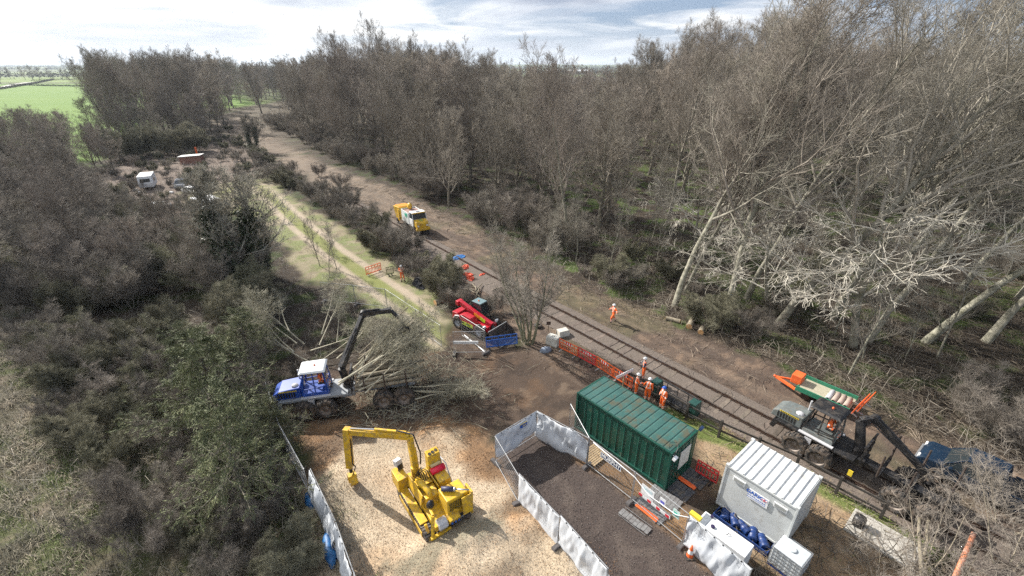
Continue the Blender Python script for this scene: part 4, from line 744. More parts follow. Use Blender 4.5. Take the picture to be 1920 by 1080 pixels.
def fence_panel(a, b, lb, sheet=None, mesh=True, feet=(1, 0), grp='temporary fence panels', ztop=2.0, footl=None):
    a, b = Vector(a[:2]), Vector(b[:2]); d = b - a; rz = math.atan2(d.y, d.x); Lp = d.length - .06
    T = thing('temporary_fence', lb, 'fence panel', (a.x, a.y, hz(a.x, a.y)), rz, grp); panel_bm(Lp, ztop).build('frame', steel, T)
    if mesh: mesh_bm(Lp, ztop).build('wire_mesh', steel, T)
    if sheet:
        m = MB(); m.sheet(wave(Lp, ph=rgs.rand() * 6, **sheet)); o = m.build('sheeting', sheet_m, T, smooth=True, solid=.006); o['label'] = 'creased white plastic sheeting tied to the panel'
        m = MB()
        for k in range(1, 7): m.box((Lp * k / 7, -.03, ztop - .04), (.05, .06, .05))
        m.build('cable_tie', blk, T)
    for k, p in ((0, a), (1, b)):
        if feet[k]: fence_foot(p.x, p.y, rz + math.pi / 2, footl or ('rubber foot under the ' + ' '.join(lb.split(',')[0].split()[:12])))
    return T
g2 = lambda u, v, z=2.0: gp(u, v, z)[:2]
A1, A2, A3 = g2(1106, 822), g2(1193, 886), g2(1294, 965); A4 = g2(1413, 1069)
K1, K2, K4, K5, K6 = g2(928, 817), g2(1007, 770), g2(974, 894), g2(1051, 976), g2(1141, 1078)
FP = 'fence panels around the access road'
fence_panel(A1, A2, 'bare mesh fence panel carrying a dark lettered banner, before the green container', None, grp=FP)
fence_panel(A2, A3, 'bare mesh fence panel hung with small signs and a striped board', None, grp=FP, feet=(1, 1))
fence_panel(A3, A4, 'sheeted fence panel in front of the low white generator', dict(za=.0, zb=1.97, amp=.16), grp=FP, feet=(0, 0))
fence_panel(K1, K2, 'sheeted fence panel at the closed end of the access road, with a small blue emblem', dict(za=.45, zb=1.97, amp=.14), grp=FP)
fence_panel(K2, A1, 'sheeted fence panel joining the road end to the pallet, its sheet slumped', dict(za=.15, zb=1.97, amp=.22, droop=lambda s_: .5 * max(0, s_ - .75) * 2), grp=FP, feet=(0, 0))
fence_panel(K1, K4, 'dark bare mesh panel at the left corner of the access road', None, grp=FP, feet=(0, 1))
m_ = [(K4, K5, 'sheeted fence panel beside the chip heap, upper of the long side'), (K5, K6, 'sheeted fence panel beside the chip heap, lower of the long side'), (K6, tuple(Vector(K6) * 2 - Vector(K5)), 'sheeted fence panel leaving the frame at the bottom, by the chip heap')]
for a, b, lb in m_: fence_panel(a, b, lb, dict(za=.08, zb=1.97, amp=.12), grp=FP, feet=(0, 1))
fence_panel(g2(1070, 757), A1, 'bare fence panel standing skew against the green container end', None, grp=FP, feet=(1, 0))
Lf = 'fence panels along the lower left'
Cc = [g2(497, 715), g2(524, 800), g2(571, 885), g2(596, 935), g2(617, 985), g2(650, 1082), g2(668, 1140)]
fence_panel(Cc[0], Cc[1], 'bare fence panel half hidden by the conifer', None, grp=Lf); fence_panel(Cc[1], Cc[2], 'bare fence panel between the conifer and the white sheeting', None, grp=Lf, feet=(1, 1))
for a, b, lb in ((Cc[2], Cc[4], 'leaning white sheeted panel left of the yellow machine'), (Cc[4], Cc[5], 'white sheeted panel at the bottom left of the chip patch'), (Cc[5], Cc[6], 'last white sheeted panel at the bottom edge')):
    o = fence_panel(a, b, lb, dict(za=.05, zb=1.97, amp=.2), grp=Lf, mesh=False); o.rotation_euler[0] = rad(-8)
for (u, v, l, lb) in ((583, 945, 1.0, 'blue tarpaulin bundle under the leaning sheet, upper one'), (618, 1035, 1.9, 'blue tarpaulin bundle at the bottom of the leaning sheet')):
    x, y = gp2(u, v); m = MB(); m.tube([(-l / 2, 0, .12), (-l / 4, .05, .28), (0, -.03, .22), (l / 4, .06, .3), (l / 2, 0, .1)], [.08, .26, .2, .28, .06], 9); o = m.build('tarpaulin', mat('blue_tarp', (.02, .14, .34), .5, col2=(.01, .06, .2), scale=5, bump=.4), None, smooth=True); tag(o, lb, 'tarpaulin', 'blue tarpaulins'); on(o, x, y, None, rad(-62))
Bf = 'fence panels by the brush pile'
D = [g2(600, 529), g2(662, 534), g2(722, 541), g2(779, 579), g2(826, 610)]
for k, lb in enumerate(('bare fence panel behind the brush pile, leftmost', 'bare fence panel behind the brush pile, at the corner', 'bare fence panel between the brush pile and the grass track', 'bare fence panel running down to the red telehandler')): fence_panel(D[k], D[k + 1], lb, None, grp=Bf)
fence_panel(g2(864, 591), g2(910, 620), 'bare fence panel standing in front of the red telehandler', None, grp=Bf, feet=(0, 1)); fence_panel(g2(849, 623), g2(908, 622), 'bare fence panel turned sideways below the red telehandler', None, grp=Bf, feet=(1, 0))
m = MB(); m.box((0, 0, 0), (1.9, .05, .22)); o = m.build('plank', signw); tag(o, 'pale white board tied across the fence below the telehandler', 'board'); p = gp(873, 642, .95); o.location = p
m = MB(); a_, b_ = Vector(gp(871, 628, .1)), Vector(gp(909, 660, .15)); m.tube([a_, b_], .03, 6); o = m.build('scaffold_pole', steel); tag(o, 'loose steel pole propped by the fence below the telehandler', 'pole')
# signs on the access road fence
def fence_sign(a, b, s_, zc, w_, h_, name, lb, mm, cat_='sign', tilt=0):
    a, b = Vector((*a, 0)), Vector((*b, 0)); p = a.lerp(b, s_); d = (b - a).normalized(); n = Vector((d.y, -d.x, 0)); p = p + n * .045 + Vector((0, 0, zc)); T = thing(name, lb, cat_, p, math.atan2(d.y, d.x)); m = MB(); m.box((0, 0, 0), (w_, .012, h_)); m.build('board', mm, T); return T
T = fence_sign(A1, A2, .50, 1.58, 1.3, .36, 'banner', 'dark banner lettered MURPHY on the bare fence panel', signblu, 'banner')
text_mesh('MURPHY', .30, signw, T, frame_m((0, -.012, 0), (1, 0, 0), (0, 0, 1)), bold=.008); m = MB()
for z_ in (-.165, .165): m.box((0, -.009, z_), (1.3, .004, .03))
for x_ in (-.635, .635): m.box((x_, -.009, 0), (.03, .004, .30))
m.build('border', signw, T)
T = fence_sign(A2, A3, .27, 1.42, .70, .62, 'site_notice', 'large pale notice sheet above the striped board', signw); m = MB(); m.box((0, -.009, .12), (.5, .004, .16)); m.build('print', mat('pale_print', (.5, .62, .66), .6), T)
T = fence_sign(A2, A3, .55, 1.55, .30, .44, 'safety_sign', 'small white sign with a blue panel on the fence', signw); m = MB(); m.box((0, -.009, -.02), (.22, .004, .16)); m.build('print', mat('violet_print', (.12, .12, .5), .6), T)
T = fence_sign(A2, A3, .80, 1.50, .34, .46, 'first_aid_sign', 'small pale sign with green print on the fence', mat('sign_mint', (.55, .72, .68), .5)); m = MB(); m.box((0, -.009, .03), (.24, .004, .1)); m.box((.0, -.009, -.1), (.18, .004, .05)); m.build('print', signg, T)
T = fence_sign(A2, A3, .42, .98, 1.75, .16, 'striped_board', 'red and white striped board tied across the fence', signw, 'barrier board'); m = MB()
for k in range(4): m.box((-.78 + k * .5, -.009, 0), (.2, .006, .155))
m.build('stripe', signr, T)
T = fence_sign(K1, K2, .62, 1.72, .5, .22, 'emblem_sign', 'small blue emblem high on the white sheeting', MATS['sign_blue']); m = MB(); m.box((.05, -.009, .0), (.26, .004, .06)); m.box((0, -.009, .16), (.5, .01, .06)); m.build('print', mat('ochre_print', (.6, .5, .2), .6), T)
T.location = Vector(T.location) + Vector((K2[1] - K1[1], -(K2[0] - K1[0]), 0)).normalized() * .12
m = MB(); pa = [Vector((*A1, 2.0)).lerp(Vector((*A2, 2.0)), .1), Vector((*A2, 1.75)), Vector((*A2, 1.3)).lerp(Vector((*A3, 1.45)), .3), Vector((*A3, 1.5)).lerp(Vector((*A2, 1.4)), .2), Vector((*A3, 1.9))]; m.tube([p + Vector((-.05, -.06, 0)) for p in pa], .022, 6); tag(m.build('hose', signw, smooth=True), 'white hose looped along the access road fence', 'hose')
m = MB(); m.box((0, 0, 0), (.5, .2, .16)); o = m.build('warning_box', yellow_s, None, .01); tag(o, 'yellow box on the fence top beside the generator', 'box'); o.location = (A3[0] + .2, A3[1] - .1, 2.05); o.rotation_euler = (0, 0, TA)
m = MB(); m.lathe([(.0, .72), (.03, .72), (.06, .55), (.145, .06), (.15, .04)], 14, 'z'); T = thing('traffic_cone', 'small orange traffic cone at the foot of the white sheeting', 'traffic cone', (*gp2(1293, 1043), 0)); m.build('cone', org, T, smooth=True); m = MB(); m.lathe([(.082, .44), (.118, .24)], 14, 'z'); m.M = Matrix.Identity(4); o = m.build('reflective_band', signw, T, smooth=True); o.scale = (1.04, 1.04, 1); m = MB(); m.box((0, 0, .025), (.42, .42, .05)); m.build('base', rubber, T, .01)
T = thing('pallet', 'pale timber pallet between the fence and the green container', 'pallet', (*gp2(1113, 856), 0), TA); m = MB()
for k in range(9): m.box((-.5 + k * .125, 0, .135), (.095, 1.2, .022))
m.build('deck', timb, T); m = MB()
for y_ in (-.5, 0, .5): m.box((0, y_, .07), (1.1, .1, .1))
m.build('bearer', timb, T)
for k, (u, v, r_, lb) in enumerate(((1296, 893, 0, 'black rubber mat along the container door end'), (1268, 915, 0, 'black rubber mat second from the container'), (1245, 935, 5, 'grey worn mat lying under the hose'), (1222, 955, -4, 'grey mat under the striped board'), (1190, 978, 3, 'ragged grey mat on the access road side of the fence'))):
    m = MB(); rgm = random.Random(k)
    for j in range(8): m.box((-.7 + j * .2, rgm.uniform(-.03, .03), .03), (.185, .95 if k != 4 else .4, .045))
    for j in range(3): m.box((0, -.3 + j * .3, .056), (1.5, .03, .02))
    o = m.build('ground_mat', matm if k < 2 else mat('worn_matting', (.20, .20, .20), .85, col2=(.12, .11, .11), scale=6), None, .005); tag(o, lb, 'ground mat', 'rubber ground mats'); on(o, *gp2(u, v), .0 + .003 * k, TA + rad(r_))
for u, v, lb in ((1283, 905, 'orange strap trodden between the black mats'), (1212, 963, 'bright orange strap lying by the ragged mat')):
    m = MB(); m.box((0, 0, .09), (1.2, .22, .03)); m.box((.1, .1, .1), (.9, .08, .04)); o = m.build('strap', org); tag(o, lb, 'strap', 'orange straps'); on(o, *gp2(u, v), 0, TA)
# chapter 8 barriers
def barrier(a, b, m_, lb, z=1.0, white=True, kind=0):
    a, b = Vector(a), Vector(b); d = b - a; rz = math.atan2(d.y, d.x); W_ = d.length - .04; T = thing('plastic_barrier', lb, 'barrier', (a.x, a.y, hz(a.x, a.y)), rz, 'plastic pedestrian barriers'); m = MB(); n = {0: 11, 1: 7, 2: 26}[kind]
    m.box((W_ / 2, 0, .96), (W_, .05, .07)); m.box((W_ / 2, 0, .70), (W_, .05, .06)); m.box((W_ / 2, 0, .2), (W_, .05, .09)); m.box((.03, 0, .58), (.06, .052, .72)); m.box((W_ - .03, 0, .58), (.06, .052, .72))
    for k in range(1, n): m.box((W_ * k / n, 0, .45), (.045, .035, .44))
    for k in range(1, 5): m.box((W_ * k / 5, 0, .83), (.06, .035, .22))
    m.build('panel', m_, T, .006)
    if white:
        m = MB(); m.mi = 0; m.box((W_ / 2, 0, .83), (.62, .06, .17)); m.mi = 1
        for k in (-1, 0, 1): m.box((W_ / 2 + k * .2, 0, .83), (.1, .066, .172))
        m.build('reflective_strip', [signw, signr], T)
    for x_ in (.25, W_ - .25): m = MB(); m.box((x_, 0, .03), (.09, .62, .05)); m.box((x_, 0, .09), (.07, .1, .12)); m.build('foot', blk if m_ is not org else steel, T)
    return T
Bp = [g2(1049, 634, 1), g2(1085, 651, 1), g2(1119, 669, 1), g2(1151, 689, 1), g2(1188, 711, 1)]
for k, (mm, lb) in enumerate(((org, 'orange plastic barrier touching the concrete block'), (redp, 'red plastic barrier second from the concrete block'), (org, 'orange plastic barrier third from the concrete block'), (org, 'orange plastic barrier at the container end of the row'))): barrier(Bp[k], Bp[k + 1], mm, lb)
barrier(g2(1309, 861, 1), g2(1351, 886, 1), redp, 'red plastic barrier between the green container and the cabin', white=False, kind=1)
barrier(gp2(687, 518), gp2(716, 508), org, 'orange plastic barrier standing on the grass track', white=False)
barrier(gp2(725, 518), gp2(740, 515), mat('olive_plastic', (.16, .17, .09), .6), 'short olive barrier beside the worker on the grass track', white=False, kind=1)
# concrete block pair, tyre, bag, post
T = thing('concrete_block', 'pale concrete block at the end of the barrier row', 'concrete block', (*gp2(1037, 645), 0), TA + .3); m = MB(); m.box((0, 0, .36), (1.0, .75, .72), taper=(.94, .9)); m.build('block', mat('whitened_concrete', (.60, .59, .54), .9, col2=(.45, .43, .38), scale=3, bump=.4), T, .03); m = MB(); m.tube([(-.15, 0, .70), (-.1, 0, .78), (.1, 0, .78), (.15, 0, .70)], .015, 6); m.build('lifting_loop', blk, T)
T = thing('concrete_slab', 'second pale concrete block, lying beside the rail behind the first', 'concrete block', (*gp2(1055, 628), 0), TA + 1.3); m = MB(); m.box((0, 0, .25), (.95, .7, .5), taper=(.9, .8)); m.build('block', MATS['whitened_concrete'], T, .03)
m = MB(); m.lathe([(.16, -.09), (.3, -.1), (.34, -.05), (.34, .05), (.3, .1), (.16, .09)], 18, 'z'); o = m.build('tyre', rubber, None, smooth=True); tag(o, 'old tyre lying near the many-stemmed tree', 'tyre'); on(o, *gp2(1009, 613), .15)
m = MB(); m.ball((0, 0, .1), (.5, .32, .3), 12, 6, -.4); o = m.build('sack', mat('blue_grey_sack', (.22, .26, .33), .8, col2=(.13, .15, .19), scale=8, bump=.6), None, smooth=True); tag(o, 'slumped blue-grey sack on the mud before the barriers', 'sack'); on(o, *gp2(1023, 659), 0, .4)
T = thing('marker_post', 'rusty marker plate on a short post by the rail', 'marker', (*gp2(1028, 622), 0)); m = MB(); m.tube([(0, 0, 0), (0, 0, .8)], .025, 6); m.build('post', rust, T); m = MB(); m.box((0, 0, .8), (.35, .03, .3)); m.build('plate', rust, T)
# timber post and rail fence along the railway
FL = [gp2(*p) for p in ((1176, 722), (1231, 752), (1286, 785), (1347, 818), (1417, 850), (1489, 883), (1566, 926), (1650, 972))]
T = thing('rail_fence', 'dark timber post and rail fence along the near side of the railway', 'fence', (0, 0, 0))
for k, (x, y) in enumerate(FL):
    m = MB(); m.box((x, y, .55), (.13, .13, 1.3), (0, 0, TA)); m.build('post', dtimb, T, .01)
    if k: 
        x0, y0 = FL[k - 1]
        for z_ in (.45, 1.02): m = MB(); m.bar((x0, y0, z_), (x, y, z_ + .01), .05, .11); m.build('rail', dtimb, T)
# green steel lineside cage by the workers
T = thing('lineside_cage', 'dark green steel handrail cage with two end boxes beside the rails', 'steel cage', (*gp2(1262, 758), 0), TA); dg = mat('dark_green_steel', (.02, .07, .06), .45, col2=(.012, .045, .04), scale=3)
for s_ in (-1, 1): m = MB(); m.box((s_ * 1.35, 0, .62), (.62, .7, .95), taper=(.8, 1)); m.build('end_box', dg, T, .02)
m = MB(); m.tube([(-1.45, .3, 1.1), (1.45, .3, 1.1)], .055, 8); m.tube([(-1.45, -.3, .95), (1.45, -.3, .95)], .035, 8)
for s_ in (-.75, 0, .75): m.tube([(s_, .3, .1), (s_, .3, 1.1)], .03, 6); m.tube([(s_, -.3, .1), (s_, -.3, .95)], .03, 6)
m.build('handrail', blk, T); m = MB(); m.box((0, 0, .12), (3.2, .8, .1)); m.build('base', blk, T, .01)
T = thing('barrier_board', 'white board leaning behind the green container roof edge', 'board', (*gp2(1168, 728), 0), TA + 1.2); m = MB(); m.box((0, 0, 1.2), (1.3, .04, .22), (0, -.3, 0)); m.build('board', signw, T); m = MB(); m.box((0, .05, .6), (.07, .07, 1.2)); m.build('post', timb, T)
# litter on the track
def lump(name, u, v, r_, m_, lb, cat_, g_=None, sd_=0):
    rr = random.Random(sd_); m = MB(); m.ball((0, 0, 0), r_, 11, 5, -.2)
    m.v = [(p[0] * (1 + rr.uniform(-.25, .3)), p[1] * (1 + rr.uniform(-.25, .3)), max(p[2] * (1 + rr.uniform(-.4, .4)), -.04) + .04) for p in m.v]; o = m.build(name, m_, None); tag(o, lb, cat_, g_); return on(o, *gp2(u, v), None, rr.uniform(0, 3))
tarp = mat('bright_blue_tarp', (.03, .16, .42), .5, col2=(.02, .10, .3), scale=6, bump=.5); sk = mat('red_orange_sack', (.78, .12, .05), .6, col2=(.6, .07, .03), scale=6, bump=.5)
lump('tarpaulin', 859, 484, (1.0, .6, .16), tarp, 'crumpled bright blue tarpaulin lying between the rails', 'tarpaulin', sd_=1)
for k, (u, v, s_, lb) in enumerate(((871, 503, .75, 'orange sack nearest the blue tarpaulin'), (877, 516, .6, 'flat orange sack above the sawn branches'), (882, 523, .7, 'orange sack touching the sawn branches'), (904, 516, .42, 'small orange sack alone beside the rail'))): lump('sack', u, v, (s_, s_ * .5, s_ * .35), sk, lb, 'sack', 'orange sacks by the rail', k + 5)
lump('spoil_heap', 786, 533, (1.2, .6, .45), mat('black_spoil', (.03, .03, .035), .9), 'small black heap at the foot of the bushes by the worker', 'heap', sd_=20)
# logs
sawn = mat('sawn_wood', (.66, .40, .18), .8, col2=(.5, .28, .12), scale=8)
def log(p, az, l, r_, lb, g_, el=0.0):
    T = thing('log', lb, 'log', p, 0, g_); T.rotation_euler = (0, -el, az); rr = random.Random(int(abs(p[0]) * 91 + abs(p[1]) * 37)); m = MB(); m.tube([(0, 0, 0), (l * .35, rr.uniform(-.04, .04), rr.uniform(-.03, .03)), (l * .7, rr.uniform(-.05, .05), 0), (l, 0, 0)], [r_, r_ * .97, r_ * .9, r_ * .82], 9, caps=False); m.build('bark', mat('log_bark', (.28, .24, .18), .9, col2=(.15, .13, .09), scale=4, bump=.5), T, smooth=True)
    m = MB(); m.tube([(-.003, 0, 0), (.004, 0, 0)], r_ * .97, 12); m.build('sawn_end', sawn, T); m = MB(); m.tube([(l - .004, 0, 0), (l + .003, 0, 0)], r_ * .8, 12); m.build('sawn_end', sawn, T); return T
for k, (u, v, az, l, r_, lb) in enumerate(((816, 572, 40, 1.6, .28, 'thick log with a bright sawn end left of the telehandler'), (843, 564, 45, 1.4, .24, 'log with a bright sawn end just behind the telehandler'), (1291, 617, 60, 2.0, .26, 'sawn log at the wood edge, left of two'), (1313, 627, 55, 1.8, .24, 'sawn log at the wood edge, right of two'), (1275, 606, 150, 1.2, .2, 'short log lying crosswise at the wood edge'))):
    log((*gp2(u, v), r_ * .8), rad(az), l, r_, lb, 'sawn logs by the cleared strip')
for k in range(7): log((*gp2(868 + k * 6, 534 + (k * 5) % 14), .08 + .03 * k), rad(-30 - 13 * k), 2.0, .05, 'pale sawn branch in the little heap by the orange sacks', 'sawn branches by the orange sacks')
x, y = gp2(1606, 988); m = MB(); m.lathe([(.0, .0), (.24, .0), (.25, .3), (.24, .6), (.0, .6)], 14, 'z'); tag(m.build('bucket', blk, None, smooth=True), 'small black tub standing on the dry grass beside the near bushes', 'tub').location = (x, y, hz(x, y))
x, y = gp2(1652, 1012); m = MB(); m.box((0, 0, .05), (2.6, 1.7, .1)); tag(m.build('paving_slab', conc, None, .01), 'grey concrete slab lying in the grass beside the near bushes', 'slab').location = (x, y, hz(x, y)); bpy.data.objects['paving_slab'].rotation_euler = (0, 0, TA)
log((*gp2(1725, 1090), .25), rad(60), 2.6, .08, 'mossy log standing out of the near bushes, left of two', 'mossy logs in the near bushes', rad(20)); log((*gp2(1730, 1050), .2), rad(50), 2.4, .07, 'mossy log in the near bushes, right of two', 'mossy logs in the near bushes', rad(15))
p0, p1 = Vector(gp(1790, 1085, .6)), Vector(gp(1826, 1000, 1.2)); m = MB(); m.tube([p0, p0.lerp(p1, .5), p1], [.1, .1, .09], 10); tag(m.build('orange_pipe', mat('weathered_orange', (.62, .20, .08), .7, col2=(.42, .26, .2), scale=5), None, smooth=True), 'weathered orange pipe leaning among the near pale bushes', 'pipe')
# far yard
def car(T, body_m, L_, W_, H_, pick=False, cabx=(-.35, .3), hood=.95):
    """car along +x, front at +x"""
    m = MB(); h = L_ / 2; sill = .32; belt = hood
    prof = [(-h, sill + .1), (-h + .04, belt - .12), (-h + .12, belt), (h * .52, belt), (h - .25, belt - .08), (h - .03, belt - .3), (h, sill + .12), (h - .1, sill), (-h + .1, sill)]
    n = len(prof); 
    for s0, s1, y0, y1 in ((1, 1, -W_ / 2, W_ / 2),): m.prism(prof, y0, y1)
    b_ = m.build('body', body_m, T, .07)
    x0, x1 = cabx; m = MB(); x0 *= L_; x1 *= L_; w2 = W_ / 2
    m.hexa([(x0, -w2 + .03, belt - .01), (x1, -w2 + .03, belt - .01), (x1, w2 - .03, belt - .01), (x0, w2 - .03, belt - .01)], [(x0 + .15, -w2 + .2, H_ - .06), (x1 - .75, -w2 + .2, H_ - .06), (x1 - .75, w2 - .2, H_ - .06), (x0 + .15, w2 - .2, H_ - .06)]); m.build('window', glass, T, .02)
    m = MB(); m.box(((x0 + x1 - .6) / 2, 0, H_ - .03), (x1 - x0 - .86, W_ - .36, .06)); m.build('roof', body_m, T, .03)
    for s_ in (-1, 1):
        xm = (x0 + x1 - .5) / 2
        for pa_, pb_, t_ in (((x1 - .02, s_ * (w2 - .05), belt), (x1 - .76, s_ * (w2 - .22), H_ - .04), .06), ((x0 + .0, s_ * (w2 - .05), belt), (x0 + .14, s_ * (w2 - .22), H_ - .04), .08), ((xm, s_ * (w2 - .035), belt), (xm, s_ * (w2 - .21), H_ - .04), .07)): m = MB(); m.bar(pa_, pb_, t_); m.build('pillar', body_m, T)
    for s_ in (-1, 1):
        for xw in (-h * .62, h * .62): wheel(T, xw, s_ * (w2 - .1), .35, .24, s_, 14)
        m = MB(); m.box((h - .07, s_ * (w2 - .25), belt - .27), (.1, .3, .16)); m.build('headlight', mat('lamp_lens', (.8, .82, .85), .12), T, .02)
        m = MB(); m.box((x1 - .35, s_ * (w2 + .12), belt + .06), (.14, .2, .14)); m.build('mirror', body_m, T, .03)
    return b_
def wheel(T, x, y, r_, w_, side, n=20, lug=0, rm=None):
    m = MB(); h = w_ / 2; m.lathe([(r_ * .55, -h * .8), (r_ * .72, -h), (r_ * .93, -h * .92), (r_, -h * .6), (r_, h * .6), (r_ * .93, h * .92), (r_ * .72, h), (r_ * .55, h * .8)], n, 'y', (x, y, r_))
    if lug:
        for k in range(lug):
            a = 2 * math.pi * k / lug
            for s_ in (-1, 1):
                a2 = a + (.5 * s_ + .5) * math.pi / lug; c_ = Vector((x + math.cos(a2) * r_ * 1.0, y + s_ * h * .42, r_ + math.sin(a2) * r_ * 1.0)); m.box(c_, (.05 + r_ * .03, h * .95, .06), (0, -a2 + .0, 0))
    o = m.build('wheel', rubber, T, smooth=not lug); m = MB(); m.lathe([(0, side * h * .35), (r_ * .18, side * h * .4), (r_ * .22, side * h * .15), (r_ * .5, side * h * .15), (r_ * .58, side * h * .86)], n, 'y', (x, y, r_)); m.build('rim', rm or rim_m, o, smooth=True); return o
Gy = 'scrapped vehicles in the far yard'
T = thing('caravan', 'white caravan parked in the far yard', 'caravan', (*gp2(281, 352), 0), rad(118)); T.scale = (.85, .95, .95); m = MB(); m.prism([(-2.4, .5), (-2.5, 1.2), (-2.2, 2.5), (2.1, 2.6), (2.5, 1.7), (2.45, .5)], -1.1, 1.1); m.build('shell', wht, T, .06)
for s_ in (-1, 1): m = MB(); m.box((0, s_ * 1.105, 1.6), (1.6, .03, .6)); m.build('window', glass, T); wheel(T, 0, s_ * 1.0, .33, .2, s_, 12)
m = MB(); m.box((-2.38, 0, 1.75), (.06, 1.5, .6), (0, .2, 0)); m.build('end_window', glass, T)
m = MB(); m.bar((2.4, 0, .5), (3.5, 0, .45), .12); m.build('drawbar', blk, T)
T = thing('parked_car', 'dark car with a pale roof in the far yard', 'car', (*gp2(341, 352), 0), rad(-62), Gy); car(T, mat('slate_car_paint', (.10, .12, .17), .3), 4.2, 1.7, 1.45)
T = thing('parked_car', 'white car beside the dark one in the far yard', 'car', (*gp2(363, 362), 0), rad(-20), Gy); T.scale = (.85, .9, .8); car(T, wht, 4.2, 1.7, 1.4)
T = thing('shed', 'grey shed with a bright flat roof beyond the ivy-clad tree', 'shed', (*gp2(392, 395), 0), rad(-35)); m = MB(); m.box((0, 0, .9), (3.4, 2.4, 1.8)); m.build('wall', mat('shed_wall', (.2, .22, .24), .8), T); m = MB(); m.box((0, 0, 1.85), (3.7, 2.7, .1), (0, .04, 0)); m.build('roof', wht, T)
T = thing('long_shed', 'low brick shed with a long pale roof in front of the olive bushes', 'shed', (*gp2(362, 306), 0), rad(12)); m = MB(); m.box((0, 0, .8), (4.2, 2.0, 1.6)); m.build('wall', mat('old_brick', (.30, .16, .12), .9, col2=(.2, .11, .09)), T); m = MB(); m.box((0, 0, 1.7), (4.6, 2.5, .12), (0, -.05, 0)); m.build('roof', mat('pale_sheet_roof', (.62, .61, .60), .6), T)
m = MB(); m.tube([(0, 0, 0), (0, 0, 2.6)], .22, 8); tag(m.build('marker_barrel', org), 'orange upright drum behind the long shed', 'drum').location = (*gp2(372, 297), 0)
for k, (u, v, s_) in enumerate(((286, 384, .8), (300, 384, 1.0), (318, 385, .7), (255, 358, .6), (262, 362, .5), (312, 386, .4), (322, 362, .5))):
    m = MB(); m.box((0, 0, .3 * s_), (1.3 * s_, .8 * s_, .5 * s_), (.1, .1, 0), taper=(.9, .8)); o = m.build('scrap_panel', wht, None, .03); tag(o, 'white scrap lying in the far yard among the scrub', 'scrap', 'white scrap in the far yard'); on(o, *gp2(u, v), None, k * 1.1)
for k, (u, v, w_, lb) in enumerate(((436, 146, 22, 'small pale farm shed far off, left of two'), (466, 147, 30, 'larger pale farm barn far off, right of two'), (1085, 138, 60, 'long pale warehouse on the horizon'), (1035, 137, 40, 'pale warehouse left of the long one on the horizon'))):
    x, y = gp2(u, v); T = thing('barn', lb, 'barn', (x, y, 0), rad(8)); k_ = 8 if k < 2 else 11; m = MB(); m.box((0, 0, k_ * .3), (w_, w_ * .5, k_ * .6)); m.build('wall', mat('barn_wall', (.3, .27, .25), .8), T); m = MB(); m.hexa([(-w_ / 2 - 1, -w_ * .27, k_ * .6), (w_ / 2 + 1, -w_ * .27, k_ * .6), (w_ / 2 + 1, w_ * .27, k_ * .6), (-w_ / 2 - 1, w_ * .27, k_ * .6)], [(-w_ / 2 - 1, -.5, k_), (w_ / 2 + 1, -.5, k_), (w_ / 2 + 1, .5, k_), (-w_ / 2 - 1, .5, k_)]); m.build('roof', wht, T)
# ---------------------------------------------------------------- people
hv = mat('hi_vis_orange', (.90, .17, .03), .7, col2=(.75, .12, .02), scale=9, lo=.4, hi=.6); refl = mat('reflective_tape', (.80, .80, .78), .35); skin_m = mat('skin', (.52, .32, .23), .6); navyc = mat('navy_cloth', (.02, .025, .06), .8); boot_m = mat('boot_leather', (.05, .035, .025), .7)
hair_m = mat('hair', (.06, .04, .025), .8)
def skinned(name, nodes, edges, mats, parent, bands=None, sub=1):
    """one continuous surface grown over a skeleton"""
    me = bpy.data.meshes.new(name); me.from_pydata([n[0] for n in nodes], edges, []); o = link(name + '_rig', me)
    o.modifiers.new('k', 'SKIN'); o.modifiers.new('s', 'SUBSURF').levels = sub
    for i, n in enumerate(nodes):
        r_ = n[1]; me.skin_vertices[0].data[i].radius = (r_, r_) if isinstance(r_, (int, float)) else r_; me.skin_vertices[0].data[i].use_root = (i == 0)
    dg = bpy.context.evaluated_depsgraph_get(); m2 = bpy.data.meshes.new_from_object(o.evaluated_get(dg)); bpy.data.objects.remove(o); m2.name = name
    m2.materials.clear()
    for q in mats: m2.materials.append(q)
    for p in m2.polygons:
        p.use_smooth = True; p.material_index = bands(p.center) if bands else 0
    return link(name, m2, parent)
